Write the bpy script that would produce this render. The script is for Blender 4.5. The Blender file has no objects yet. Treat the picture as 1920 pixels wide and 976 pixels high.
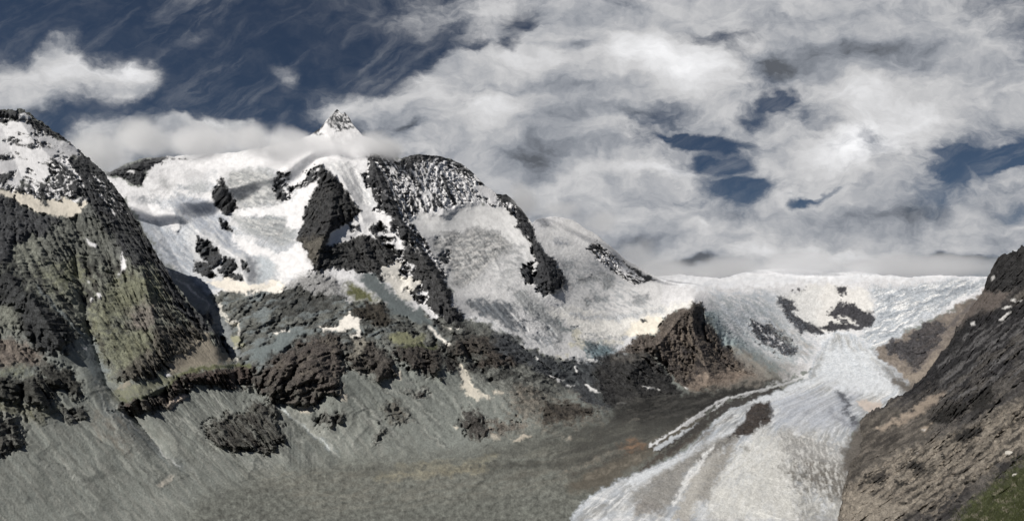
import bpy, math
import numpy as np
from math import radians as rad

# ------------------------------------------------------------------ camera, sky, sun, exposure
SC = bpy.context.scene
COL = SC.collection
F, CX, HY = 1251.0, 960.0, 635.0          # focal length in photo pixels, centre column, horizon row
cam_d = bpy.data.cameras.new('camera'); cam = bpy.data.objects.new('camera', cam_d); COL.objects.link(cam)
cam_d.sensor_fit = 'HORIZONTAL'; cam_d.sensor_width = 36.0
cam_d.lens = 36.0 * F / 1920.0
cam_d.shift_y = (HY - 488.0) / 1920.0
cam_d.clip_start = 1.0; cam_d.clip_end = 120000.0
cam.location = (0, 0, 0); cam.rotation_euler = (rad(90), 0, 0)
SC.camera = cam
SUN_EL, SUN_AZ = 48.0, -127.0              # azimuth clockwise from +Y (view direction); negative = left
sd_ = bpy.data.lights.new('sun', 'SUN'); sun = bpy.data.objects.new('sun', sd_); COL.objects.link(sun)
sd_.energy = 4.5; sd_.angle = rad(0.5); sd_.color = (1.0, 0.95, 0.87)
sun.rotation_euler = (rad(90 - SUN_EL), 0, rad(-SUN_AZ) + math.pi)
# a sun lamp shines along its -Z; aim it explicitly
from mathutils import Vector
sdir = Vector((math.sin(rad(SUN_AZ)) * math.cos(rad(SUN_EL)), math.cos(rad(SUN_AZ)) * math.cos(rad(SUN_EL)), math.sin(rad(SUN_EL))))
sun.rotation_euler = sdir.to_track_quat('Z', 'Y').to_euler()
SC.view_settings.view_transform = 'Standard'; SC.view_settings.look = 'None'
SC.view_settings.exposure = 0.0; SC.view_settings.gamma = 1.0
SC.render.engine = 'CYCLES'
cy = SC.cycles
cy.use_denoising = True
try: cy.denoiser = 'OPENIMAGEDENOISE'
except Exception: pass
cy.max_bounces = 12; cy.diffuse_bounces = 2; cy.glossy_bounces = 1; cy.transparent_max_bounces = 8
cy.volume_bounces = 8; cy.volume_step_rate = 1.0; cy.volume_max_steps = 256

def sm(a, b, x):
    t = np.clip((x - a) / (b - a), 0, 1); return t * t * (3 - 2 * t)

class NT:
    """small node helper"""
    def __init__(s, nt): s.nt = nt; s.n = nt.nodes; s.l = nt.links
    def new(s, t, **k):
        n = s.n.new(t)
        for a, v in k.items():
            if a.startswith('i_'):
                n.inputs[a[2:]].default_value = v
            else: setattr(n, a, v)
        return n
    def put(s, sock, v):
        if hasattr(v, 'is_output') or isinstance(v, bpy.types.NodeSocket): s.l.new(v, sock)
        else: sock.default_value = v
    def m(s, op, a, b=None, c=None, clamp=False):
        n = s.n.new('ShaderNodeMath'); n.operation = op; n.use_clamp = clamp
        s.put(n.inputs[0], a)
        if b is not None: s.put(n.inputs[1], b)
        if c is not None: s.put(n.inputs[2], c)
        return n.outputs[0]
    def v(s, op, a, b=None, sc=None):
        n = s.n.new('ShaderNodeVectorMath'); n.operation = op
        s.put(n.inputs[0], a)
        if b is not None: s.put(n.inputs[1], b)
        if sc is not None: s.put(n.inputs['Scale'], sc)
        return n.outputs['Value'] if op in ('LENGTH', 'DOT_PRODUCT', 'DISTANCE') else n.outputs['Vector']
    def mr(s, x, a, b, c=0.0, d=1.0, t='SMOOTHSTEP'):
        n = s.n.new('ShaderNodeMapRange'); n.interpolation_type = t
        for i, q in enumerate((x, a, b, c, d)): s.put(n.inputs[i], q)
        return n.outputs[0]
    def noise(s, vec, scale, detail=5.0, rough=0.55, dist=0.0, dim='3D', lac=2.0):
        n = s.n.new('ShaderNodeTexNoise'); n.noise_dimensions = dim
        s.put(n.inputs['Vector'], vec); n.inputs['Scale'].default_value = scale
        n.inputs['Detail'].default_value = detail; n.inputs['Roughness'].default_value = rough
        n.inputs['Distortion'].default_value = dist; n.inputs['Lacunarity'].default_value = lac
        return n
    def mix(s, f, a, b, bt='MIX'):
        n = s.n.new('ShaderNodeMix'); n.data_type = 'RGBA'; n.blend_type = bt
        s.put(n.inputs[0], f); s.put(n.inputs[6], a); s.put(n.inputs[7], b)
        return n.outputs[2]
    def comb(s, x, y, z=0.0):
        n = s.n.new('ShaderNodeCombineXYZ')
        for i, q in enumerate((x, y, z)): s.put(n.inputs[i], q)
        return n.outputs[0]

# clouds of the far sky: a layer in front of the clear sky, laid out by direction
# (azimuth tangent, elevation tangent) in hundredths: column, row, half width, half height, tilt, weight
CLOUDS = [
 (20,185,110,38,0,1.1),(75,150,80,50,0,1.1),(118,115,46,48,0,1.4),(215,150,85,45,0,1.2),(262,150,45,38,0,.7),(-60,170,120,70,0,1.2),
 (250,255,130,45,0,1.2),(190,300,90,60,0,1.0),(420,262,150,38,0,1.2),(330,250,60,26,0,.5),(430,240,50,22,0,.6),(520,275,90,30,0,.8),
 (630,200,62,38,0,1.0),(700,215,80,42,0,.9),(690,280,120,50,0,1.0),
 (860,125,80,42,-10,1.0),(800,190,90,55,-20,.9),(940,140,120,80,0,1.1),(1080,130,150,100,0,1.2),(1240,120,140,90,0,1.2),(1330,170,95,70,0,1.0),
 (900,260,160,90,0,1.2),(1080,280,180,120,0,1.2),(1150,400,260,120,0,1.2),(1000,350,150,110,0,1.1),
 (1250,480,300,60,0,1.2),(1500,450,320,75,0,1.2),(1800,450,260,70,0,1.2),(1620,350,170,70,-10,1.1),(1500,300,110,70,-30,1.0),
 (1400,258,120,80,0,.8),(1560,150,190,100,0,.75),(1700,200,170,90,-10,1.2),(1850,170,180,110,0,1.1),(1700,90,240,70,0,.9),(1460,110,90,60,0,.55),
 (1300,245,70,22,0,.35),(1880,360,120,60,0,.9),(1100,20,420,70,0,.9),(1600,10,420,80,0,.9),(2100,250,200,200,0,1.0),
 (530,140,30,28,0,.40),(330,90,70,20,-25,.2),(1480,400,80,30,0,.6),(1200,330,90,40,0,.5),
 (1330,268,66,20,5,-1.0),(1350,308,46,20,0,-.85),(1270,258,40,9,0,-.6),(1462,192,54,20,-20,-.9),(1405,222,40,14,0,-.6),(1380,355,60,18,-5,-.9),
 (1850,298,105,26,5,-1.2),(1765,328,46,18,10,-1.0),(1925,285,60,32,0,-1.1),(1520,374,48,14,-8,-1.1),(1580,358,50,9,-12,-.7),(1190,350,70,13,-8,-.45),
 (1260,430,60,12,0,-.45),(965,85,26,24,0,-.9),(985,40,40,30,0,-.7),(1340,70,70,16,0,-.4),(905,85,40,14,0,-.6),(700,235,22,8,0,-.2),
 (1905,400,50,26,0,-.5),(775,250,30,10,0,-.25),
]
SHADES = [  # light and shade of the cloud masses: positive brighter
 (130,115,50,35,0,.5),(230,130,70,30,0,.5),(50,150,80,30,0,.3),(80,215,160,22,0,-.35),(250,290,140,26,0,-.22),(430,235,130,18,0,.2),(480,290,150,20,0,-.2),
 (1230,100,120,55,0,.55),(1300,150,100,45,0,.6),(1000,120,90,40,0,.25),(1020,225,140,45,15,-.35),(1200,215,110,25,5,-.5),(1280,240,70,14,0,-.3),
 (880,200,120,45,0,.25),(960,200,100,40,0,.25),(1020,295,110,40,0,-.4),(1190,255,100,20,10,.3),(1250,320,80,18,5,.45),(1010,320,60,22,0,-.2),
 (1560,110,170,45,0,-.42),(1440,130,60,40,0,-.5),(1700,190,140,60,0,.45),(1560,300,120,60,-20,.4),(1620,260,100,40,-10,.35),(1850,130,120,40,0,-.15),
 (1750,400,260,30,0,-.3),(1500,470,200,30,0,.3),(1830,495,120,14,0,-.75),(1330,400,90,14,0,-.3),(1200,440,140,25,0,-.3),(1290,490,80,16,0,-.7),
 (1120,320,100,30,0,.25),(700,250,90,30,0,-.3),(650,195,40,20,0,.2),(1880,440,70,40,0,-.2),(1640,90,140,30,0,-.2),(1000,160,90,20,0,-.25),(1900,480,60,10,-10,.6),
 (1080,90,90,18,0,-.35),(770,250,32,10,0,-.5),
]
def build_world():
    w = bpy.data.worlds.new('World'); SC.world = w; w.use_nodes = True
    N = NT(w.node_tree); N.n.clear()
    out = N.new('ShaderNodeOutputWorld'); bg = N.new('ShaderNodeBackground'); N.l.new(bg.outputs[0], out.inputs[0])
    STR = 0.06
    bg.inputs[1].default_value = STR
    sky = N.new('ShaderNodeTexSky', sky_type='NISHITA', sun_disc=False)
    sky.sun_elevation = rad(SUN_EL); sky.sun_rotation = rad(SUN_AZ) ; sky.altitude = 2400; sky.air_density = 1.0; sky.dust_density = 0.2; sky.ozone_density = 2.5
    tc = N.new('ShaderNodeTexCoord'); d = N.v('NORMALIZE', tc.outputs['Generated'])
    sp = N.new('ShaderNodeSeparateXYZ'); N.l.new(d, sp.inputs[0])
    dy = N.m('MAXIMUM', sp.outputs[1], 0.12)
    px = N.m('MULTIPLY_ADD', N.m('DIVIDE', sp.outputs[0], dy), F / 100, CX / 100)
    py = N.m('MULTIPLY_ADD', N.m('DIVIDE', sp.outputs[2], dy), -F / 100, HY / 100)
    P = N.comb(px, py, 0.0)
    st = N.v('MULTIPLY', P, (1.0, 1.55, 1.0))
    w1 = N.noise(st, 0.55, 4, 0.55); w2 = N.noise(st, 1.9, 5, 0.6)
    warp = N.v('ADD', N.v('SCALE', N.v('SUBTRACT', w1.outputs['Color'], (.5, .5, .5)), sc=0.95),
               N.v('SCALE', N.v('SUBTRACT', w2.outputs['Color'], (.5, .5, .5)), sc=0.38))
    PW = N.v('MULTIPLY', N.v('ADD', P, warp), (1, 1, 0))
    PW2 = N.v('MULTIPLY', N.v('ADD', P, N.v('SCALE', warp, sc=1.2)), (1, 1, 0))
    def blobs(lst, vec):          # one chain: (column, row, sum so far), so the shader stays small on the stack
        V = vec
        for (cx, cy_, rx, ry, rot, wt) in lst:
            mp = N.new('ShaderNodeMapping', vector_type='TEXTURE')
            N.l.new(V, mp.inputs['Vector'])
            mp.inputs['Location'].default_value = (cx / 100, cy_ / 100, 0)
            mp.inputs['Rotation'].default_value = (0, 0, rad(rot))
            mp.inputs['Scale'].default_value = (rx / 100 * 1.35, ry / 100 * 1.35, 1e6)
            f = N.mr(N.v('LENGTH', mp.outputs[0]), 1.0, 0.0, 0.0, wt)
            ma = N.new('ShaderNodeVectorMath', operation='MULTIPLY_ADD')
            N.l.new(f, ma.inputs[0]); ma.inputs[1].default_value = (0, 0, 1); N.l.new(V, ma.inputs[2])
            V = ma.outputs[0]
        q = N.new('ShaderNodeSeparateXYZ'); N.l.new(V, q.inputs[0])
        return q.outputs[2]
    dens = blobs(CLOUDS, PW); shade = blobs(SHADES, PW2)
    st2 = N.v('MULTIPLY', PW, (1.0, 1.7, 1.0))
    n1 = N.noise(st2, 0.9, 8, 0.6, 0.3).outputs[0]; n2 = N.noise(st2, 3.2, 6, 0.62, 0.2).outputs[0]
    n3 = N.noise(st, 0.45, 3, 0.5).outputs[0]
    cover_ = N.mr(N.m('ABSOLUTE', dens), 0.0, 0.35, 0.3, 1.0)
    nn = N.m('ADD', N.m('MULTIPLY', N.m('SUBTRACT', n1, .5), 1.35), N.m('MULTIPLY', N.m('SUBTRACT', n2, .5), .55))
    dn = N.m('ADD', dens, N.m('MULTIPLY', nn, cover_))
    alpha = N.mr(dn, -0.08, 0.95)
    # thin high streaks
    mp = N.new('ShaderNodeMapping'); N.l.new(N.v('ADD', P, N.v('SCALE', warp, sc=.5)), mp.inputs[0]); mp.inputs['Rotation'].default_value = (0, 0, rad(34))
    mp2 = N.new('ShaderNodeMapping'); N.l.new(mp.outputs[0], mp2.inputs[0]); mp2.inputs['Scale'].default_value = (0.30, 1.3, 1); mp = mp2
    ci = N.noise(mp.outputs[0], 1.3, 7, 0.62, 0.6).outputs[0]
    cir = N.m('MULTIPLY', N.mr(ci, 0.42, 0.78), 0.42)
    alpha = N.m('MAXIMUM', alpha, N.m('MULTIPLY', cir, N.mr(n3, .35, .6, .4, 1.0)))
    # light of the cloud body: thicker = duller below, bright rims
    b = N.m('ADD', N.m('MULTIPLY', shade, .60), N.m('MULTIPLY', N.m('SUBTRACT', n1, .5), .80))
    b = N.m('ADD', b, N.m('MULTIPLY', N.m('SUBTRACT', n2, .5), .22))
    b = N.m('ADD', b, 0.485)
    b = N.m('MAXIMUM', b, 0.14)
    ccol = N.mix(N.mr(b, .2, .62), (.80, .87, 1.0, 1), (.985, .985, 1.0, 1))
    ccol = N.v('SCALE', ccol, sc=N.m('DIVIDE', b, STR))
    clear = N.v('MULTIPLY', sky.outputs[0], (0.46, 0.455, 0.455))
    mixv = N.mix(alpha, clear, ccol)
    N.l.new(mixv, bg.inputs[0])
    w.cycles.sampling_method = 'MANUAL'; w.cycles.sample_map_resolution = 512
build_world()

# ------------------------------------------------------------------ numpy noise
rng = np.random.RandomState(7)
PERM = rng.permutation(256).astype(np.int32); PERM = np.concatenate([PERM, PERM, PERM])
G3 = rng.normal(size=(256, 3)).astype(np.float32); G3 /= np.linalg.norm(G3, axis=1)[:, None]
G2 = np.stack([np.cos(np.arange(256) * 2.39996), np.sin(np.arange(256) * 2.39996)], 1).astype(np.float32)
def pn3(x, y, z):
    xi = np.floor(x).astype(np.int32); yi = np.floor(y).astype(np.int32); zi = np.floor(z).astype(np.int32)
    xf = (x - xi).astype(np.float32); yf = (y - yi).astype(np.float32); zf = (z - zi).astype(np.float32)
    u = xf ** 3 * (xf * (xf * 6 - 15) + 10); v = yf ** 3 * (yf * (yf * 6 - 15) + 10); w = zf ** 3 * (zf * (zf * 6 - 15) + 10)
    r = 0
    for dx in (0, 1):
        a = PERM[(xi + dx) & 255]; wx = u if dx else 1 - u
        for dy in (0, 1):
            b = PERM[a + ((yi + dy) & 255)]; wy = wx * (v if dy else 1 - v)
            for dz in (0, 1):
                g = G3[PERM[b + ((zi + dz) & 255)]]
                r = r + wy * (w if dz else 1 - w) * (g[..., 0] * (xf - dx) + g[..., 1] * (yf - dy) + g[..., 2] * (zf - dz))
    return r * 1.5
def pn2(x, y):
    xi = np.floor(x).astype(np.int32); yi = np.floor(y).astype(np.int32)
    xf = (x - xi).astype(np.float32); yf = (y - yi).astype(np.float32)
    u = xf ** 3 * (xf * (xf * 6 - 15) + 10); v = yf ** 3 * (yf * (yf * 6 - 15) + 10)
    r = 0
    for dx in (0, 1):
        a = PERM[(xi + dx) & 255]; wx = u if dx else 1 - u
        for dy in (0, 1):
            g = G2[PERM[a + ((yi + dy) & 255)]]
            r = r + wx * (v if dy else 1 - v) * (g[..., 0] * (xf - dx) + g[..., 1] * (yf - dy))
    return r * 1.5
def fbm2(x, y, o=5, g=.55):
    r = 0; a = 1.0
    for i in range(o):
        r = r + a * pn2(x + 17.3 * i, y - 9.1 * i); x = x * 2.03; y = y * 2.03; a *= g
    return r
def ridged3(x, y, z, o=5, g=.55):
    r = 0; a = 1.0; t = 0; prev = 1.0
    for i in range(o):
        n = 1 - np.abs(pn3(x + 31.7 * i, y, z + 11.1 * i)) * 1.8
        n = n * np.clip(prev, .25, 1); prev = n
        r = r + a * n; t += a; x = x * 2.07; y = y * 2.07; z = z * 2.07; a *= g
    return r / t - .55
def fbm3(x, y, z, o=4, g=.5):
    r = 0; a = 1.0
    for i in range(o):
        r = r + a * pn3(x + 7.7 * i, y, z); x = x * 2.03; y = y * 2.03; z = z * 2.03; a *= g
    return r

# ------------------------------------------------------------------ ground-cover maps (what the ground is made of)
K = 2.219
TILE = {1: (0, 50), 2: (480, 50), 3: (960, 50), 4: (1440, 50), 5: (0, 480), 6: (480, 480), 7: (960, 480), 8: (1440, 480), 9: (740, 380), 10: (1200, 480), 11: (200, 270), 12: (640, 560)}
def T(t, pts):
    if t == 0: return [(float(x), float(y)) for x, y in pts]
    ox, oy = TILE[t]; K = {9: 2.87, 11: 3.366, 12: 2.87}.get(t, 2.219); return [(ox + x / K, oy + y / K) for x, y in pts]
class Cover:
    X0, Y0, W, H = -160, 150, 2240, 900
    def __init__(s, base):
        s.gy, s.gx = np.mgrid[0:s.H, 0:s.W].astype(np.float32); s.gx += s.X0; s.gy += s.Y0
        s.col = np.zeros((s.H, s.W, 3), np.float32) + np.array(base[0], np.float32)
        s.rel = np.full((s.H, s.W), base[1], np.float32)      # ruggedness
        s.lift = np.zeros((s.H, s.W), np.float32)             # how far an outcrop stands out (m)
        s.dust = np.zeros((s.H, s.W), np.float32)     # how readily snow lies in its gullies
        s.cre = np.zeros((s.H, s.W), np.float32)      # how crevassed the ice is
        s.wx = fbm2(s.gx / 26, s.gy / 20, 5, .62) * 1.0; s.wy = fbm2(s.gx / 26 + 50, s.gy / 20 + 9, 5, .62)
        s.nz = fbm2(s.gx / 11 + 5, s.gy / 9, 5, .68)
        s.vein = None
        s.seed = 0
    def box(s, pts, m):
        a = np.array(pts); x0 = int(max(a[:, 0].min() - m - s.X0, 0)); x1 = int(min(a[:, 0].max() + m - s.X0, s.W))
        y0 = int(max(a[:, 1].min() - m - s.Y0, 0)); y1 = int(min(a[:, 1].max() + m - s.Y0, s.H))
        return slice(y0, max(y1, y0)), slice(x0, max(x1, x0))
    def sdist(s, pts, sl, warp, closed=True):
        x = s.gx[sl] + s.wx[sl] * warp; y = s.gy[sl] + s.wy[sl] * warp
        d = np.full(x.shape, 1e9, np.float32); ins = np.zeros(x.shape, bool); n = len(pts)
        for i in range(n if closed else n - 1):
            ax, ay = pts[i]; bx, by = pts[(i + 1) % n]
            ex, ey = bx - ax, by - ay; l2 = ex * ex + ey * ey + 1e-9
            t = np.clip(((x - ax) * ex + (y - ay) * ey) / l2, 0, 1)
            d = np.minimum(d, (x - ax - t * ex) ** 2 + (y - ay - t * ey) ** 2)
            if closed:
                c = ((ay > y) != (by > y)) & (x < (bx - ax) * (y - ay) / (by - ay + 1e-9) + ax); ins ^= c
        d = np.sqrt(d)
        return np.where(ins, d, -d) if closed else -d
    def apply(s, sl, m, col, rel, lift, jit):
        m = m * 1.0
        if col is not None:
            c = np.array(col, np.float32)[None, None] * (1 + jit * s.nz[sl])[..., None]
            s.col[sl] = s.col[sl] * (1 - m[..., None]) + np.clip(c, .012, .92) * m[..., None]
        if rel is not None: s.rel[sl] = s.rel[sl] * (1 - m) + rel * m
        if lift: s.lift[sl] += 0
    def poly(s, pts, col, rel=None, soft=1.5, warp=7, frac=4, lift=0, jit=.12, op=1.0):
        sl = s.box(pts, warp * 2 + frac * 2 + soft + (lift and 14) + 2)
        if s.gx[sl].size == 0: return
        d = s.sdist(pts, sl, warp)
        m = np.clip((d + s.nz[sl] * frac) / soft * .5 + .5, 0, 1) * op
        s.apply(sl, m, col, rel, 0, jit)
        if lift: s.lift[sl] += lift * sm(-2, 12, d + s.nz[sl] * 2)
    def line(s, pts, w, col, rel=None, warp=5, frac=1.0, jit=.1, op=1.0, lift=0, soft=1.0):
        sl = s.box(pts, warp * 2 + w + 6)
        if s.gx[sl].size == 0: return
        d = s.sdist(pts, sl, warp, False)
        m = np.clip((w + d + s.nz[sl] * frac) / soft * .5 + .5, 0, 1) * op
        s.apply(sl, m, col, rel, 0, jit)
        if lift: s.lift[sl] += lift * np.clip(1 + d / (w * 1.5), 0, 1)
    def veins(s, pts, col, ang, sx, sy, th, w=.12, rel=None, warp=6, op=1.0, oct=5, fall=8, jit=.06, seed=0.0):
        """thin streaks of one cover across another inside an outline: ang in degrees, sx along, sy across (pixels)"""
        sl = s.box(pts, warp * 2 + 10)
        if s.gx[sl].size == 0: return
        d = s.sdist(pts, sl, warp)
        a = rad(ang); x = s.gx[sl] + s.wx[sl] * 3; y = s.gy[sl] + s.wy[sl] * 3
        u = (x * math.cos(a) + y * math.sin(a)) / sx; v = (-x * math.sin(a) + y * math.cos(a)) / sy
        n = fbm2(u + seed, v + seed * 1.7, oct, .6)
        m = np.clip((n - th) / w * .5 + .5, 0, 1) * np.clip((d + s.nz[sl] * 3) / fall, 0, 1) * op
        s.apply(sl, m, col, rel, 0, jit)
    def field(s, name, pts, val, soft=10, warp=8):
        sl = s.box(pts, warp * 2 + soft + 8); a = getattr(s, name)
        m = np.clip((s.sdist(pts, sl, warp) + s.nz[sl] * 4) / soft * .5 + .5, 0, 1); a[sl] = a[sl] * (1 - m) + val * m
    def sample(s, px, py):
        x = np.clip(px - s.X0, 0, s.W - 2.01); y = np.clip(py - s.Y0, 0, s.H - 2.01)
        xi = x.astype(int); yi = y.astype(int); fx = (x - xi).astype(np.float32); fy = (y - yi).astype(np.float32)
        def q(a):
            f_x = fx[..., None] if a.ndim == 3 else fx; f_y = fy[..., None] if a.ndim == 3 else fy
            return (a[yi, xi] * (1 - f_x) + a[yi, xi + 1] * f_x) * (1 - f_y) + (a[yi + 1, xi] * (1 - f_x) + a[yi + 1, xi + 1] * f_x) * f_y
        return q(s.col), q(s.rel), q(s.lift), q(s.dust), q(s.cre)

SNOW = (.70, .70, .72); CREAM = (.62, .58, .51); ICE = (.27, .29, .32); ICED = (.30, .33, .36); ICEW = (.70, .73, .77)
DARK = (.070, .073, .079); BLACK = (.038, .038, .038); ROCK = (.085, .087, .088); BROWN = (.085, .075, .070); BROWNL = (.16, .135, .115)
SCREE = (.205, .220, .207); SCREEB = (.17, .195, .205); SAND = (.30, .275, .225); OLIVE = (.14, .15, .085); TAN = (.34, .285, .23)
exec_parts = {}

A = Cover((SCREE, .45)); B = Cover((SCREE, .45)); R = Cover(((.085, .080, .079), .95))

# ---- cover of the near left mountain
def paint_left(c):
    c.poly(T(0, [(-160,150),(260,150),(330,560),(-160,640)]), (.13,.136,.13), .9, 10, jit=.3)
    c.poly(T(1, [(5,345),(-360,345),(-360,1500),(5,1300)]), (.09,.09,.085), .9, 10)
    c.poly(T(0, [(-160,440),(60,440),(160,470),(300,500),(380,590),(430,665),(330,700),(250,710),(200,705),(170,640),(90,620),(-160,640)]), (.165,.172,.15), .85, 12, jit=.35)
    c.poly(T(1, [(-360,395),(5,400),(75,400),(125,385),(190,410),(150,435),(120,455),(215,450),(250,480),(330,500),(325,540),(290,545),(240,530),(215,560),(200,600),(215,640),(150,650),(100,640),(60,660),(5,660),(-360,640)]), SNOW, .15)
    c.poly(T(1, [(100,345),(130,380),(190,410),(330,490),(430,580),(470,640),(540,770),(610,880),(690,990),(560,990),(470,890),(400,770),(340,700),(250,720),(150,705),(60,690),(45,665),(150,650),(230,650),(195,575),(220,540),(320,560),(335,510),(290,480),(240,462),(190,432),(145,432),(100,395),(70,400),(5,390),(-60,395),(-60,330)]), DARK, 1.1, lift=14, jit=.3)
    c.veins(T(1, [(150,440),(330,520),(350,640),(340,740),(240,740),(200,620),(220,560)]), SNOW, -35, 26, 8, .42, rel=.5)
    c.veins(T(1, [(350,560),(420,590),(560,820),(660,980),(560,980),(420,780)]), (.10,.105,.105), 55, 40, 7, .1, op=.7, rel=1)
    for q in ([(75,355),(100,358),(130,378),(115,388),(85,376)], [(300,598),(285,640),(262,655),(275,625)], [(330,720),(375,712),(345,735)]):
        c.poly(T(1, q), SNOW, .3, warp=3, frac=2)
    for q in ([(15,475),(60,460),(90,468),(40,484)], [(90,488),(140,485),(180,475),(225,512),(170,500),(110,502)], [(-20,532),(50,535),(62,548),(5,560)],
              [(118,458),(150,438),(190,422),(232,425),(200,450),(150,457)], [(-20,612),(60,603),(72,625),(40,640),(10,665)], [(190,570),(215,535),(300,548),(330,570),(320,640),(235,640)]):
        c.poly(T(1, q), DARK, 1, warp=4, frac=4, lift=8)
    c.veins(T(1, [(5,400),(180,420),(320,500),(220,560),(200,640),(5,660)]), (.12,.12,.12), 15, 40, 8, .62, rel=.9)
    c.poly(T(1, [(-300,640),(20,675),(80,690),(140,705),(200,725),(270,712),(325,738),(372,712),(330,780),(292,794),(200,785),(130,765),(90,730),(50,710),(-300,690)]), CREAM, .15, warp=5)
    c.poly(T(1, [(165,700),(195,700),(200,740),(180,755)]), ROCK, .8, warp=3)
    c.poly(T(1, [(-360,680),(60,710),(120,770),(200,785),(260,800),(230,850),(180,880),(100,870),(60,900),(40,990),(-360,990)]), DARK, 1.0, lift=12, jit=.4)
    c.poly(T(1, [(260,800),(330,790),(430,800),(470,890),(440,976),(200,990),(150,900)]), (.115,.12,.11), .9, 8, jit=.4)
    c.poly(T(1, [(360,880),(380,895),(405,905),(395,920),(370,905)]), SNOW, .1, warp=2, frac=1)
    c.veins(T(5, [(5,0),(520,0),(420,330),(330,420),(5,420)]), (.06,.062,.062), 62, 60, 14, .22, w=.3, rel=1.1, op=.75)
    c.veins(T(5, [(300,20),(700,20),(860,320),(640,520),(400,460)]), (.055,.052,.05), 70, 40, 12, .2, w=.2, rel=1.1, op=.75, seed=3)
    for q in ([(470,100),(640,60),(680,180),(560,210),(430,300),(370,320),(380,250)], [(400,330),(600,290),(655,330),(640,420),(560,500),(500,500),(450,420)], [(180,60),(330,20),(360,100),(250,140)], [(-60,450),(120,430),(140,480),(-60,500)]):
        c.poly(T(5, q), (.155,.16,.105), .7, 14, warp=16, frac=14, jit=.5, op=.6)
    c.poly(T(5, [(540,270),(560,220),(640,190),(675,250),(620,290),(560,292)]), (.16,.14,.13), .8, 8, warp=10, frac=8, jit=.4, op=.7)
    c.poly(T(5, [(640,-10),(690,-10),(740,130),(820,230),(890,280),(960,400),(990,440),(930,385),(895,330),(820,290),(730,220),(680,120)]), DARK, 1, lift=8)
    c.poly(T(5, [(640,300),(830,280),(850,340),(800,400),(700,430),(690,480),(600,510),(540,520),(480,500),(560,430),(640,400)]), (.085,.078,.073), 1.2, 7, lift=10, jit=.5, op=.8)
    c.veins(T(5, [(640,290),(830,270),(850,340),(800,400),(700,430),(690,480),(600,510),(540,520),(480,500),(560,430)]), (.15,.14,.12), 75, 22, 6, .12, rel=1)
    c.poly(T(5, [(-300,40),(60,50),(120,150),(230,215),(300,320),(290,400),(180,400),(100,330),(60,200),(-300,180)]), (.060,.063,.066), 1.2, 9, warp=9, lift=14, jit=.5)
    c.poly(T(5, [(-300,330),(70,340),(170,400),(180,450),(-300,470)]), (.15,.13,.115), .9, 7, jit=.3)
    c.poly(T(5, [(-300,510),(160,500),(180,440),(300,470),(352,540),(340,600),(250,560),(190,640),(120,620),(-300,560)]), (.065,.065,.060), 1.2, 8, warp=9, frac=6, lift=14, jit=.5)
    c.poly(T(5, [(-300,560),(120,620),(190,640),(240,610),(260,640),(160,700),(60,660),(-300,640)]), (.11,.11,.075), .8, 8, jit=.3)
    c.poly(T(5, [(250,635),(360,625),(368,680),(300,692),(270,685)]), BLACK, 1.2, 4, lift=8)
    c.poly(T(5, [(-300,650),(60,668),(112,780),(40,832),(-300,830)]), (.06,.058,.055), 1.2, 7, warp=9, frac=6, lift=12)
    c.poly(T(5, [(330,340),(390,350),(440,480),(470,600),(520,660),(700,820),(790,885),(740,890),(600,790),(440,670),(400,560),(350,450)]), SCREEB, .3, 6, op=.85)
    c.line(T(5, [(375,390),(400,470),(440,560),(445,610),(500,660),(600,750)]), 1.2, (.07,.08,.085), op=.7, warp=8)
    c.line(T(5, [(150,120),(230,210),(350,330)]), 3, SCREEB, op=.7)
    c.line(T(5, [(505,655),(560,710),(600,750),(660,800),(700,840),(745,872)]), 1.6, (.62,.64,.66), op=.9, warp=4)
    c.poly(T(5, [(510,-20),(525,40),(500,80),(488,92),(505,50),(505,0)]), SNOW, .1, warp=3, frac=2)
    for q in ([(405,150),(418,150),(416,175),(406,172)], [(346,380),(360,378),(360,390)], [(365,100),(372,100),(372,115)], [(380,170),(388,175),(382,190)]):
        c.poly(T(5, q), SNOW, .1, warp=2, frac=1)
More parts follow.
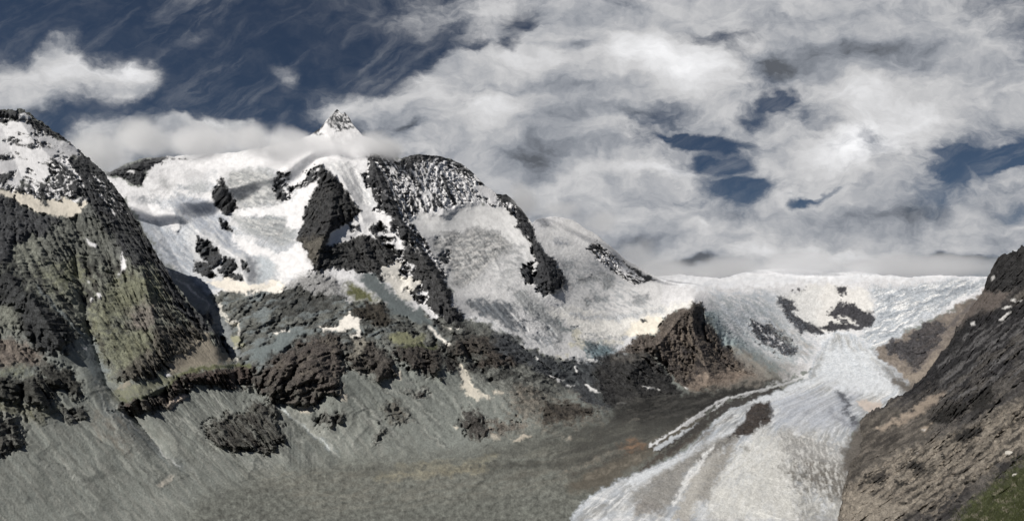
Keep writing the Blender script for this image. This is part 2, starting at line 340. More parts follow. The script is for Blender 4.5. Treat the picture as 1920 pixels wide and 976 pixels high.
def paint_low(c):   # slopes shared by both sides of the gully
    c.poly(T(5, [(700,440),(860,320),(960,430),(880,460),(700,492)]), (.25,.225,.185), .4, 4)
    c.poly(T(5, [(470,560),(540,540),(700,490),(900,450),(880,470),(690,530),(600,580),(480,600)]), (.20,.205,.15), .4, 5)
    c.poly(T(5, [(480,535),(530,525),(540,545),(490,550)]), SAND, .2, 3)
    c.poly(T(5, [(480,620),(560,580),(680,560),(760,490),(900,462),(1040,460),(1062,530),(960,548),(860,540),(820,530),(760,570),(690,640),(560,648),(480,640)]), (.088,.072,.066), 1.4, 5, warp=8, frac=5, lift=16, jit=.5)
    c.veins(T(5, [(480,620),(560,580),(680,560),(760,490),(900,462),(1040,460),(1062,530),(960,548),(860,540),(820,530),(760,570),(690,640),(560,648)]), (.13,.105,.095), 84, 16, 5, .2, rel=1.2, op=.8)
    c.line(T(5, [(500,600),(600,578),(690,553),(760,488),(900,455),(1035,452)]), 3.0, (.105,.115,.06), .5, op=.8)
    c.poly(T(5, [(690,615),(720,590),(740,575),(782,580),(745,600),(705,638)]), (.55,.46,.39), .1, 2, warp=3, frac=2)
    c.poly(T(5, [(685,490),(705,485),(712,495),(695,500)]), SNOW, .1, warp=2, frac=1)
    c.poly(T(0, [(378,805),(405,785),(440,778),(478,758),(510,752),(528,800),(533,835),(500,848),(440,848),(400,828)]), (.055,.051,.048), 1.4, 7, warp=10, frac=7, lift=22, jit=.6)
    c.veins(T(0, [(378,805),(405,785),(478,758),(510,752),(533,835),(440,848)]), (.085,.08,.07), 80, 18, 6, .35, rel=1.2)
    c.poly(T(5, [(650,950),(668,930),(725,912),(715,932),(668,962)]), (.55,.51,.45), .1, 2, warp=3, frac=2)
    c.veins(T(0, [(-160,700),(700,700),(900,900),(900,1050),(-160,1050)]), (.115,.12,.11), 48, 70, 9, .05, w=.7, op=.65, fall=40, seed=5)
    c.veins(T(0, [(-160,740),(700,740),(900,900),(900,1050),(-160,1050)]), (.27,.275,.255), 52, 60, 6, .22, w=.5, op=.6, fall=40, seed=11)
    c.veins(T(5, [(380,620),(560,690),(560,860),(380,760)]), (.20,.18,.155), 50, 30, 10, .1, w=.6, op=.6)
def paint_fans(c):
    r = np.random.RandomState(21)
    for ax, ay, ang, spread, ln, n in ((232,780,50,16,150,12),(180,700,58,14,180,12),(60,850,40,20,130,8),(330,700,48,14,90,6),(530,765,44,14,130,12),(640,735,48,18,140,12),(700,700,46,14,170,12),(760,700,50,18,150,10),(820,700,58,16,120,10),(880,690,60,14,110,8),(940,740,40,16,90,8),(1000,740,30,14,90,7),(600,800,40,18,80,8),(300,760,52,14,120,8),(440,850,30,24,70,8)):
        for k in range(n):
            a = rad(ang + r.uniform(-spread, spread)); s0 = r.uniform(0, .35) * ln; l = ln * r.uniform(.4, 1); x = ax + r.uniform(-14, 14) + math.cos(a) * s0; y = ay + math.sin(a) * s0
            pts = [(x, y), (x + math.cos(a) * l * .5, y + math.sin(a) * l * .5), (x + math.cos(a + .1) * l, y + math.sin(a + .1) * l * .92)]
            lt = r.rand() < .55
            c.line(pts, r.uniform(.5, 1.8), (.30,.31,.29) if lt else (.085,.092,.088), .5, warp=6, frac=2.0, op=r.uniform(.25, .7), lift=0)
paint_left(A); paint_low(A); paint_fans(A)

# ---- cover of the main range, valley and glacier
def paint_main(c):
    # ---------- rock ground of the middle slopes
    c.poly(T(0, [(400,540),(560,470),(700,470),(860,580),(1000,650),(1120,720),(1000,760),(860,700),(700,640),(480,740),(380,640)]), (.125,.13,.122), .8, 10, jit=.35)
    c.veins(T(0, [(400,560),(560,480),(700,500),(860,600),(1080,700),(1000,750),(860,690),(700,640),(480,720),(400,620)]), (.055,.057,.056), -22, 40, 12, .1, w=.3, rel=1.1, op=.8)
    c.veins(T(0, [(400,560),(560,500),(700,520),(760,620),(480,700),(400,620)]), SCREEB, -20, 40, 10, .25, w=.3, rel=.5, op=.8, seed=4)
    # ---------- snow and ice of the upper range
    S1 = T(0, [(170,300),(205,332),(268,349),(276,318),(318,293),(400,240),(560,200),(660,200),(740,270),(745,300),(740,400),(790,470),(850,600),(560,540),(500,540),(400,550),(360,545),(330,520),(300,480),(265,415),(235,370),(150,380)])
    c.poly(S1, SNOW, .25)
    c.poly(T(0, [(740,290),(800,400),(870,400),(930,370),(985,400),(1000,395),(1080,405),(1110,430),(1230,515),(1300,500),(1500,480),(1860,500),(2100,500),(2100,640),(1860,540),(1800,575),(1740,600),(1660,630),(1600,660),(1500,700),(1470,708),(1400,665),(1345,600),(1300,570),(1230,600),(1180,650),(1110,690),(1000,655),(930,612),(862,592),(845,520),(800,460),(770,420)]), (.66,.66,.68), .28)
    # grey crevassed ice on the upper left glacier
    for q in ([(780,612),(870,603),(905,625),(850,642),(790,632)], [(770,650),(860,640),(885,680),(820,685),(750,672)], [(950,600),(1065,590),(1110,620),(1100,720),(1060,740),(1000,745),(950,680)], [(560,720),(640,715),(760,790),(760,860),(700,990),(660,990),(600,850)]):
        c.poly(T(1, q), ICE, .5, 6, warp=9, frac=6, op=.85)
    c.poly(T(0, [(300,380),(350,370),(400,395),(440,430),(450,470),(490,500),(470,540),(360,545),(310,480),(275,420)]), (.47,.50,.55), .5, 10, op=.9)
    c.poly(T(0, [(450,400),(520,400),(560,440),(545,500),(500,470),(470,440)]), (.42,.44,.48), .6, 8, warp=10)
    c.poly(T(0, [(480,310),(520,320),(530,360),(500,395),(480,380)]), (.38,.40,.43), .6, 8, warp=10, op=.8)
    c.poly(T(0, [(365,440),(470,520),(500,545),(480,470),(450,440),(400,410)]), (.56,.58,.61), .5, 8)
    c.veins(T(0, [(270,350),(560,330),(560,540),(360,545)]), (.30,.33,.37), 25, 44, 10, .30, w=.3, op=.55, rel=.6)
    c.veins(T(0, [(270,350),(560,330),(560,540),(360,545)]), (.40,.41,.42), -55, 26, 3.5, .36, w=.15, op=.5, seed=8)
    # rocks standing in the upper left glacier
    for q in ([(440,600),(540,573),(610,540),(708,543),(650,580),(610,600),(600,662),(520,640),(470,617)], ):
        c.poly(T(1, q), DARK, 1.2, 1.5, lift=22, warp=4)
    c.poly(T(1, [(540,595),(560,598),(555,606),(530,603)]), SNOW, .2, warp=2, frac=2)
    # the hanging glacier again, patch by patch
    c.poly(T(11, [(520,480),(620,520),(920,680),(960,900),(560,860),(520,700)]), (.58,.59,.61), .2, 4)
    for q, cc, op in (([(750,170),(960,150),(1090,220),(1080,360),(860,392),(790,332),(770,240)], (.30,.31,.315), .9), ([(780,462),(1000,450),(1180,490),(1190,622),(1080,642),(900,562)], (.29,.305,.315), .9), ([(500,180),(612,177),(620,206),(510,208)], (.20,.20,.21), .9),
                  ([(340,220),(420,250),(410,282),(340,262)], (.30,.31,.32), .8), ([(400,360),(540,330),(660,370),(740,470),(800,570),(900,650),(965,722),(880,722),(740,640),(620,560),(540,500),(430,440)], (.31,.335,.385), .95),
                  ([(200,462),(380,490),(440,580),(540,680),(560,820),(700,900),(640,945),(480,825),(340,700)], (.34,.37,.42), .9), ([(240,345),(330,350),(330,390),(250,375)], (.30,.31,.33), .7), ([(520,240),(620,240),(640,290),(530,290)], (.40,.41,.42), .7),
                  ([(940,690),(1085,700),(1060,800),(985,892),(940,880),(960,780)], (.42,.46,.50), .9), ([(872,708),(962,740),(952,870),(902,882),(872,800)], (.15,.16,.18), .95), ([(1000,640),(1180,650),(1090,720),(1010,700)], (.48,.50,.53), .7), ([(1050,870),(1110,850),(1060,900)], (.2,.21,.22), .8)):
        c.poly(T(11, q), cc, .35, 7, warp=6, frac=6, op=op)
    c.veins(T(11, [(750,170),(960,150),(1090,220),(1180,490),(1190,622),(1080,642),(780,462)]), (.56,.56,.56), 20, 18, 6, .15, w=.4, op=.8)
    c.veins(T(11, [(750,170),(960,150),(1090,220),(1180,490),(1190,622),(1080,642),(780,462)]), (.15,.155,.165), 15, 16, 4, .32, w=.3, op=.6, seed=3)
    c.veins(T(11, [(200,360),(540,330),(740,470),(960,720),(700,640),(640,940),(340,700)]), (.19,.21,.25), 42, 40, 5, .26, w=.3, op=.55, seed=5)
    c.veins(T(11, [(200,360),(540,330),(740,470),(960,720),(700,640),(640,940),(340,700)]), (.62,.63,.65), 44, 50, 6, .2, w=.4, op=.6, seed=9)
    c.poly(T(11, [(130,362),(250,372),(400,402),(462,520),(440,562),(380,502),(200,462)]), SNOW, .15, 4, warp=4)
    c.poly(T(11, [(270,200),(700,150),(1000,60),(1100,100),(700,190),(600,240),(400,200)]), SNOW, .1, 6, op=.6)
    c.poly(T(11, [(790,430),(860,405),(1060,400),(1290,290),(1240,440),(1200,530),(1120,525),(1150,460),(1000,452),(860,455)]), SNOW, .1, 2.5, warp=3)
    c.poly(T(11, [(800,560),(900,620),(1080,690),(1200,640),(1300,710),(1200,800),(1090,870),(1100,760),(1000,700),(900,700),(800,620)]), SNOW, .1, 3, warp=4)
    for q in ([(715,203),(742,232),(832,405),(750,452),(672,372),(665,300),(700,250)], [(708,468),(770,500),(802,558),(730,532)], [(570,568),(622,600),(702,660),(735,760),(662,792),(600,722),(563,650)], [(550,740),(620,742),(702,822),(662,852),(556,802)], [(742,700),(800,720),(832,782),(782,832),(708,802)],
              [(832,720),(882,742),(902,802),(850,792)], [(720,822),(850,808),(872,862),(740,862)], [(1098,200),(1182,178),(1140,242)], [(1158,282),(1278,220),(1338,128),(1372,200),(1252,272),(1160,302)], [(1068,310),(1142,303),(1142,352),(1078,357)], [(400,88),(560,92),(680,62),(560,98)]):
        c.poly(T(11, q), (.062,.064,.068), 1.15, 1.5, warp=3, frac=3, lift=8)
    c.line(T(11, [(560,540),(640,590),(720,650),(830,720),(850,800),(890,880)]), 1.2, SNOW, .3, warp=2)
    # summit pyramid
    c.poly(T(2, [(228,440),(290,395),(315,372),(332,335),(380,335),(412,420),(345,436),(300,440),(262,452)]), (.050,.054,.060), .6, 1, warp=2, frac=2)
    c.veins(T(2, [(225,460),(290,395),(332,345),(380,345),(415,425),(345,440)]), SNOW, 38, 13, 3.0, .18, w=.2, rel=.6, warp=2, fall=3)
    c.poly(T(2, [(262,440),(285,400),(300,412),(330,420),(352,428),(300,445)]), SNOW, .2, 1, warp=2, frac=2)
    # shoulder rocks
    c.poly(T(2, [(75,660),(80,620),(120,600),(158,608),(112,640),(122,680),(200,642),(212,600),(260,575),(278,610),(205,662),(150,690),(128,722),(80,712)]), DARK, 1.2, 1.5, lift=10, warp=5, frac=5)
    c.veins(T(2, [(75,600),(270,575),(275,620),(120,730)]), SNOW, -20, 22, 6, .30, rel=.3, fall=4)
    # buttress
    c.poly(T(2, [(265,568),(300,600),(360,655),(400,715),(442,770),(420,800),(370,822),(320,850),(292,880),(302,910),(282,950),(262,1010),(230,976),(168,880),(200,770),(240,680),(262,620)]), (.052,.053,.056), 1.4, 1.5, lift=40, warp=4, jit=.4)
    c.poly(T(2, [(180,880),(290,870),(300,920),(250,990),(220,960)]), (.12,.112,.098), 1, 6, jit=.4)
    c.veins(T(2, [(200,720),(300,640),(420,780),(290,870),(180,870)]), (.08,.08,.08), 65, 30, 7, .3, w=.3, op=.8)
    c.poly(T(2, [(300,572),(380,565),(430,600),(452,650),(512,730),(480,748),(435,742),(385,672),(335,612)]), (.50,.51,.53), .4, 4, warp=4)
    c.veins(T(2, [(300,572),(380,565),(430,600),(452,650),(512,730),(435,742),(335,612)]), (.75,.75,.76), 55, 50, 5, .1, w=.3, fall=3)
    # ridge below the summit
    c.poly(T(2, [(468,540),(530,530),(578,545),(612,620),(672,760),(682,800),(652,812),(702,880),(762,980),(800,1060),(812,1100),(600,1100),(620,976),(600,900),(570,850),(545,790),(488,768),(515,745),(480,680),(433,620),(462,600)]), (.072,.074,.080), 1.3, 1.5, lift=22, warp=4, jit=.35)
    c.line(T(2, [(530,602),(560,655),(600,720),(640,790),(655,825)]), 1.1, SNOW, warp=2)
    c.line(T(2, [(620,640),(650,700),(685,760)]), 2.0, SNOW, warp=4, frac=2)
    c.veins(T(2, [(530,560),(600,600),(690,820),(640,830),(540,700)]), SNOW, 62, 34, 4, .38, rel=.6, fall=4)
    c.veins(T(2, [(640,820),(760,980),(800,1080),(740,1080),(600,900)]), (.5,.5,.5), 60, 34, 4, .38, rel=.6, fall=5)
    # face right of the ridge: streaked rock and snow
    c.poly(T(2, [(598,560),(640,530),(680,520),(780,535),(860,560),(910,605),(960,640),(1010,685),(1065,700),(1090,770),(1065,772),(1010,755),(940,722),(905,752),(850,770),(800,802),(722,800),(682,772),(640,690)]), (.095,.098,.106), 1.3, 1.5, lift=12, warp=4)
    c.veins(T(2, [(620,600),(680,560),(740,570),(830,650),(930,700),(930,750),(850,770),(800,800),(722,800),(682,772)]), SNOW, 62, 34, 6, .22, w=.2, rel=.6, fall=5, oct=4)
    c.veins(T(2, [(640,545),(780,540),(900,600),(1000,690),(900,700),(780,620)]), SNOW, -48, 26, 6, .30, w=.2, rel=.6, fall=5, seed=2, oct=4)
    for q, w in (([(690,590),(700,640),(720,690),(735,770)],1.6), ([(735,570),(715,620),(700,680),(715,740)],1.2), ([(760,580),(748,640),(758,700)],1.3), ([(800,640),(825,690),(850,730)],1.8), ([(640,650),(665,700),(690,760)],2.2), ([(790,560),(770,610),(775,650)],1.2),
                 ([(655,600),(690,650),(700,690)],1.3), ([(870,650),(890,700),(930,735)],2.2), ([(620,600),(650,650)],1.2), ([(820,650),(870,680),(900,720)],1.4), ([(850,560),(905,620),(960,660),(1000,700)],1.3), ([(905,610),(880,650),(885,700)],1.5), ([(950,650),(930,690),(950,720)],1.6), ([(700,560),(680,600),(690,640)],1.0)):
        c.line(T(2, q), w, SNOW, .5, warp=3, frac=1.6)
    c.poly(T(2, [(828,585),(870,590),(905,605),(870,640),(840,625)]), DARK, 1.2, 2, warp=3)  # cliff in shadow: its shade is painted in as a darker colour
    c.poly(T(2, [(760,690),(800,650),(830,690),(850,760),(790,800),(740,790)]), (.05,.053,.06), 1.2, 2, warp=4, frac=5, op=.8)
    c.poly(T(2, [(890,660),(960,655),(1010,705),(1000,740),(930,700)]), SNOW, .3, 2, warp=4, frac=4)
    c.poly(T(2, [(1010,680),(1040,675),(1085,710),(1130,790),(1150,840),(1120,830),(1060,770),(1010,750)]), DARK, 1.2, 1.5, warp=3, lift=12)
    c.poly(T(2, [(648,815),(682,775),(722,800),(800,802),(905,752),(1010,758),(1110,800),(1150,850),(1150,880),(980,840),(900,858),(800,848),(720,882)]), SNOW, .2, 2, warp=4)
    # crevassed ice under it
    c.poly(T(0, [(808,450),(850,432),(900,438),(925,428),(975,450),(1000,500),(1010,530),(960,540),(930,520),(880,525),(845,500)]), (.50,.51,.52), .5, 6, warp=9)
    c.veins(T(0, [(808,450),(850,432),(925,428),(975,450),(1010,530),(880,560),(845,500)]), (.70,.70,.70), -8, 24, 7, .05, w=.5, rel=.3)
    c.veins(T(0, [(808,450),(850,432),(925,428),(975,450),(1010,530),(880,560),(845,500)]), (.26,.27,.28), 5, 24, 6, .36, w=.4, rel=.5, seed=6)
    # lower rocks of the buttress
    c.poly(T(2, [(290,905),(440,862),(500,868),(560,880),(600,920),(640,990),(620,1060),(480,1040),(380,1010),(300,1010),(230,1020),(262,960)]), (.070,.071,.073), 1.3, 2, lift=14, jit=.4)
    for q in ([(308,862),(370,828),(410,838),(425,868),(360,880),(308,902)], [(430,790),(520,763),(572,800),(545,822),(470,832)], [(540,892),(600,890),(618,930),(570,922)], [(410,800),(440,780),(450,860),(420,850)]):
        c.poly(T(2, q), SNOW, .2, 1.5, warp=4, frac=5)
    for q in ([(458,832),(520,818),(562,852),(482,862)], [(390,825),(425,820),(430,845),(395,850)], [(750,945),(800,938),(818,990),(760,985)]):
        c.poly(T(2, q), DARK, 1.1, 2, warp=3)
    c.poly(T(6, [(600,-10),(790,-10),(812,60),(800,110),(832,200),(875,245),(862,280),(780,258),(700,205),(650,190),(640,150),(600,80)]), (.070,.071,.074), 1.3, 2, lift=20, jit=.4)
    c.poly(T(6, [(510,60),(585,10),(612,15),(600,80),(682,100),(682,120),(640,140),(652,192),(600,182),(560,130)]), (.66,.64,.60), .3, 1.5, warp=4)
    for q in ([(668,152),(715,143),(712,156),(680,162)], [(640,30),(665,40),(655,60),(640,45)], [(405,65),(425,75),(480,112),(470,118)], [(298,92),(332,115),(322,120)], [(345,90),(352,100),(346,104)], [(470,65),(485,70),(480,80)]):
        c.poly(T(6, q), SNOW, .2, 1.5, warp=2, frac=2)
    c.poly(T(6, [(420,80),(500,70),(560,140),(640,200),(700,240),(760,300),(800,375),(700,290),(600,250),(520,200),(470,140)]), (.13,.15,.155), .3, 4)
    # snow apron under the upper left glacier and the gully
    c.poly(T(5, [(860,105),(940,95),(1020,100),(1065,128),(1130,100),(1190,110),(1180,140),(1065,146),(980,152),(900,132)]), (.72,.68,.62), .2, 2, warp=4)
    c.poly(T(5, [(660,20),(700,30),(860,150),(900,200),(960,300),(1000,420),(975,425),(900,310),(800,200),(700,110)]), (.20,.215,.225), .4, 4)
    c.line(T(5, [(668,38),(720,80),(800,140),(870,208)]), 1.0, (.6,.6,.62), op=.8)
    c.poly(T(5, [(800,230),(880,235),(900,285),(860,280),(820,260)]), DARK, 1.1, 3)
    c.line(T(5, [(905,190),(925,240),(985,275),(1000,330),(980,370),(962,400),(985,432)]), 2.2, (.50,.49,.46), warp=5, frac=2)
    c.line(T(5, [(940,270),(990,285)]), 2.5, (.5,.48,.42))
    c.poly(T(5, [(960,330),(1010,340),(1000,370),(970,372)]), (.28,.28,.2), .3, 3)
    c.poly(T(5, [(905,320),(930,340),(965,405),(940,395),(910,360)]), DARK, 1, 3)
    c.poly(T(6, [(0,385),(60,350),(120,312),(250,300),(160,355),(20,440),(-40,440)]), (.155,.18,.185), .4, 5)
    # middle slope details
    c.poly(T(6, [(110,130),(200,80),(260,50),(330,90),(380,160),(300,230),(150,260),(60,200)]), (.07,.072,.07), 1.1, 8, jit=.4, op=.75)
    c.poly(T(6, [(370,110),(450,130),(520,200),(440,190),(380,160)]), (.11,.115,.06), .6, 6)
    c.poly(T(6, [(560,335),(620,320),(700,330),(660,372),(590,372)]), (.20,.205,.13), .4, 5)
    c.poly(T(6, [(390,200),(520,200),(572,270),(540,292),(460,272),(400,240)]), (.062,.056,.048), 1.2, 5, lift=10, jit=.4)
    for q in ([(255,292),(340,290),(370,240),(390,240),(432,262),(436,332),(392,332),(420,308),(330,306),(270,308)], [(-20,150),(60,128),(105,110),(112,146),(60,152)], [(70,316),(130,304),(135,308),(80,320)], [(780,295),(815,308),(800,310)], [(820,292),(850,296),(840,304)], [(990,320),(1002,326),(996,330)]):
        c.poly(T(6, q), (.78,.75,.70), .2, 1.2, warp=3, frac=3)
    c.poly(T(6, [(-20,530),(100,400),(250,330),(350,330),(372,430),(362,520),(330,570),(240,612),(190,628),(60,602),(30,560)]), (.100,.088,.082), 1.4, 8, warp=10, frac=7, lift=26, jit=.5)
    c.veins(T(6, [(-20,530),(100,400),(250,330),(350,330),(372,430),(362,520),(240,612),(60,602)]), (.14,.125,.11), -35, 26, 8, .22, w=.25, rel=1, seed=9)
    c.poly(T(6, [(370,430),(400,340),(440,330),(550,400),(602,440),(565,502),(540,512),(470,490),(400,480)]), (.095,.087,.080), 1.3, 8, warp=10, frac=7, lift=18, jit=.5)
    c.poly(T(6, [(400,345),(440,330),(470,370),(440,420),(400,410)]), (.20,.19,.165), .9, 4)
    c.poly(T(6, [(560,392),(660,370),(750,378),(782,420),(745,502),(715,505),(680,490),(620,442)]), (.075,.068,.063), 1.4, 7, warp=9, frac=7, lift=20, jit=.5)
    c.line(T(6, [(600,385),(660,370),(750,378)]), 3, (.11,.12,.07), op=.8)
    c.poly(T(6, [(782,420),(832,430),(852,470),(800,482)]), (.045,.042,.040), 1.3, 3, lift=12)
    c.line(T(6, [(720,292),(750,318),(800,370)]), 2.6, (.75,.73,.68), warp=3)
    c.poly(T(6, [(850,450),(880,470),(890,520),(930,560),(987,590),(920,594),(870,572),(850,512)]), (.66,.62,.54), .1, 2, warp=3)
    for q in ([(980,557),(1032,560),(1022,572),(985,570)], [(585,485),(600,478),(602,510),(588,514)], [(348,568),(380,578),(380,606),(350,602)], [(175,627),(230,623),(228,650),(185,657)], [(975,740),(1000,735),(1022,765),(990,768)], [(825,705),(840,710),(832,722)], [(965,700),(978,705),(972,725)]):
        c.poly(T(6, q), (.62,.57,.49), .1, 2, warp=2, frac=2)
    c.poly(T(6, [(810,380),(850,332),(940,318),(1020,350),(1065,365),(1000,392),(880,417),(820,407)]), (.085,.077,.070), 1.2, 7, warp=9, frac=6, lift=14, jit=.4)
    c.poly(T(6, [(905,462),(960,390),(1080,395),(1120,440),(1065,452),(980,462)]), (.075,.066,.060), 1.2, 5, lift=8, jit=.4)
    for q in ([(610,565),(680,543),(718,560),(700,592),(640,582)], [(230,672),(360,638),(352,682),(290,704)], [(480,772),(520,708),(547,720),(530,750),(492,778)], [(850,700),(862,640),(920,630),(972,700),(960,742),(920,768),(870,742)]):
        c.poly(T(6, q), (.075,.070,.066), 1.3, 7, warp=9, lift=12, jit=.6, frac=7)
    c.poly(T(6, [(515,622),(600,600),(642,672),(570,692)]), (.085,.075,.065), 1, 8, jit=.6, frac=8, op=.8)
    c.poly(T(6, [(965,690),(1120,685),(1130,740),(980,745)]), (.13,.11,.095), 1.1, 7, jit=.7, frac=9, op=.8)
    c.poly(T(6, [(60,605),(90,615),(190,690),(280,760),(365,835),(345,845),(260,770),(160,690),(70,630)]), SCREEB, .3, 3)
    c.line(T(6, [(80,625),(150,668),(210,715),(250,745),(300,795),(345,838)]), 1.7, (.60,.64,.65), warp=4, op=.9)
    c.line(T(6, [(270,740),(330,790),(358,832)]), .9, (.07,.08,.08), warp=3, op=.8)
    c.line(T(6, [(370,450),(470,495),(560,575),(640,670),(720,750),(830,830)]), .9, (.26,.26,.24), warp=5, op=.7)
    c.line(T(6, [(470,500),(560,582)]), .8, (.06,.06,.06), warp=5, op=.7)
    # ---------- icefall, dark walls and the rock tower
    c.veins(T(0, [(850,520),(1000,540),(1060,560),(1200,600),(1200,660),(1110,695),(1000,655),(870,595)]), (.44,.46,.49), 50, 34, 12, .1, w=.6, rel=.5, oct=3)
    c.poly(T(0, [(900,560),(960,560),(1000,580),(1060,610),(1110,640),(1150,650),(1180,670),(1080,680),(1040,640),(990,630),(940,590)]), (.30,.33,.37), .6, 8, warp=12, frac=9, op=.8)
    c.veins(T(0, [(870,530),(1000,540),(1060,570),(1120,650),(1100,690),(1000,655),(870,595)]), (.68,.68,.69), 62, 30, 7, .2, w=.5, rel=.5, seed=7, oct=4)
    c.veins(T(0, [(1010,400),(1110,430),(1230,530),(1180,580),(1060,560),(1010,480)]), (.40,.41,.43), 20, 26, 8, .2, w=.3, rel=.7, op=.8)
    for q in ([(360,70),(430,78),(442,110),(380,132)], [(285,192),(340,163),(422,190),(360,200),(345,190),(300,205)], [(480,110),(520,120),(560,165),(500,150)]):
        c.poly(T(7, q), (.26,.27,.29), .8, 4, frac=6)
    # broken ice right of the long ridge, patch by patch
    c.poly(T(9, [(90,95),(140,50),(440,0),(620,40),(760,150),(960,60),(1100,160),(1435,420),(1435,600),(1230,700),(1060,830),(860,830),(700,740),(560,660),(400,600),(330,560),(300,440),(180,200)]), (.62,.62,.63), .25, 3, warp=5)
    c.poly(T(9, [(190,200),(300,150),(450,128),(560,150),(640,210),(620,262),(520,332),(460,420),(330,452),(290,370),(220,270)]), (.27,.275,.28), .5, 7, warp=8, frac=6, op=.9)
    c.veins(T(9, [(190,200),(300,150),(560,150),(640,210),(520,332),(460,420),(330,452),(220,270)]), (.62,.61,.60), -12, 20, 6, .1, w=.4, op=.8, rel=.3)
    c.veins(T(9, [(190,200),(300,150),(560,150),(640,210),(520,332),(460,420),(330,452),(220,270)]), (.14,.145,.15), -20, 16, 5, .34, w=.3, op=.7, rel=.6, seed=6)
    c.veins(T(9, [(640,210),(720,220),(700,440),(560,480),(460,420),(520,332)]), (.36,.37,.38), 10, 24, 7, .15, w=.4, op=.8)
    for q, cc in (([(380,540),(440,508),(560,528),(640,556),(685,640),(700,700),(640,700),(560,630),(480,604)], (.13,.145,.165)), ([(620,460),(720,478),(800,540),(900,600),(940,700),(860,762),(760,640),(680,560)], (.36,.375,.385)),
                  ([(840,690),(880,720),(885,770),(850,760)], (.06,.07,.08)), ([(880,640),(950,700),(1000,765),(1070,835),(1180,800),(1200,760),(1060,740),(1000,690)], (.11,.145,.155)), ([(1000,400),(1095,388),(1090,424),(1010,432)], (.26,.27,.28)),
                  ([(1100,370),(1185,380),(1185,452),(1120,462)], (.32,.33,.34)), ([(1008,522),(1045,498),(1050,545),(1015,548)], (.17,.18,.19)), ([(1060,490),(1150,488),(1145,540),(1085,545)], (.24,.26,.28)), ([(860,300),(965,320),(965,352),(900,352)], (.30,.31,.33)),
                  ([(1280,508),(1362,498),(1366,542),(1300,545)], (.26,.27,.29)), ([(860,200),(950,198),(930,228),(880,225)], (.30,.32,.36)), ([(700,720),(840,700),(860,790),(760,770)], (.42,.44,.47)), ([(780,440),(920,400),(960,440),(900,480),(820,500)], (.30,.30,.30)), ([(960,590),(1100,620),(1060,650),(960,640)], (.27,.29,.31))):
        c.poly(T(9, q), tuple(v * .78 for v in cc), .5, 5, warp=6, frac=6, op=.9)
    c.veins(T(9, [(600,560),(700,560),(900,700),(870,830),(760,780),(640,700)]), (.70,.70,.71), 58, 22, 5, .05, w=.4, op=.8, rel=.4)
    c.veins(T(9, [(380,500),(640,520),(900,620),(900,800),(700,740),(420,600)]), (.10,.115,.135), 40, 18, 6, .26, w=.3, op=.7, rel=.7, seed=2)
    c.veins(T(9, [(860,260),(1060,280),(1260,420),(1420,560),(1200,640),(1000,600),(900,460)]), (.33,.35,.37), 24, 22, 6, .22, w=.35, op=.75, seed=12)
    for q in ([(950,690),(1040,664),(1095,690),(1012,752),(962,732)], [(1070,750),(1200,733),(1232,756),(1100,758)], [(930,757),(1015,760),(1012,782),(950,777)], [(870,810),(930,815),(925,845),(880,835)]):
        c.poly(T(9, q), (.60,.58,.50), .2, 2, warp=4)
    c.poly(T(9, [(228,280),(298,268),(308,308),(270,332),(236,310)]), DARK, 1, 2, warp=3)
    c.poly(T(9, [(90,95),(140,50),(200,92),(300,75),(370,40),(440,8),(560,20),(620,48),(662,90),(650,132),(705,172),(722,204),(640,212),(560,150),(450,122),(350,150),(250,152),(180,192),(150,182)]), (.73,.73,.735), .1, 2, warp=3)
    c.poly(T(9, [(560,0),(650,-20),(700,60),(750,140),(765,190),(800,260),(855,310),(912,390),(908,450),(850,492),(810,502),(768,470),(752,425),(700,432),(678,380),(688,330),(735,322),(752,385),(768,330),(735,250),(715,185),(640,132),(664,90),(600,40)]), (.060,.062,.068), 1.3, 1.5, lift=22, warp=3)
    c.poly(T(7, [(310,-30),(350,-60),(400,-10),(460,20),(540,68),(604,98),(560,110),(510,122),(440,72),(380,30)]), (.045,.047,.052), 1.2, 1.5, lift=14, warp=3)
    c.veins(T(7, [(340,-30),(400,0),(470,30),(560,90),(500,110),(380,20)]), SNOW, 38, 24, 4, .25, rel=.3, fall=3)
    c.poly(T(7, [(200,215),(230,205),(260,215),(420,245),(600,220),(740,188),(765,200),(640,245),(600,255),(480,335),(440,362),(300,342),(250,290),(150,225)]), (.70,.69,.67), .3, 4, warp=8)
    c.poly(T(7, [(180,200),(300,245),(480,238),(640,215),(640,225),(480,262),(300,268)]), (.36,.38,.41), .5, 4, warp=5, op=.8)
    c.veins(T(7, [(230,270),(480,330),(440,420),(380,440),(250,380)]), (.22,.24,.26), 10, 18, 7, .2, w=.3, rel=.7, op=.7)
    c.poly(T(7, [(300,380),(380,360),(420,400),(440,440),(330,420)]), (.12,.16,.18), .8, 6, frac=6)
    c.poly(T(7, [(455,335),(500,280),(560,250),(620,250),(640,275),(595,322),(520,335)]), (.74,.70,.62), .2, 2, warp=4)
    c.poly(T(7, [(535,265),(555,258),(560,270),(545,274)]), DARK, 1, 1.5, warp=2)
    c.poly(T(7, [(-80,320),(0,335),(100,402),(200,432),(330,430),(400,440),(440,462),(560,390),(622,460),(700,580),(600,640),(400,650),(300,600),(200,530),(60,450),(-60,400)]), (.050,.054,.060), .9, 5, jit=.3)
    c.poly(T(7, [(330,430),(450,400),(560,390),(640,470),(700,580),(560,640),(420,640),(340,560)]), (.050,.050,.051), 1.3, 5, lift=16, jit=.5)
    c.veins(T(8, [(300,790),(400,655),(640,650),(700,700),(500,835),(330,950)]), (.17,.155,.14), -30, 40, 8, .05, w=.5, op=.7)
    c.veins(T(7, [(0,340),(200,440),(340,460),(420,640),(250,560),(60,440)]), (.085,.095,.10), 42, 30, 7, .2, w=.4, op=.7)
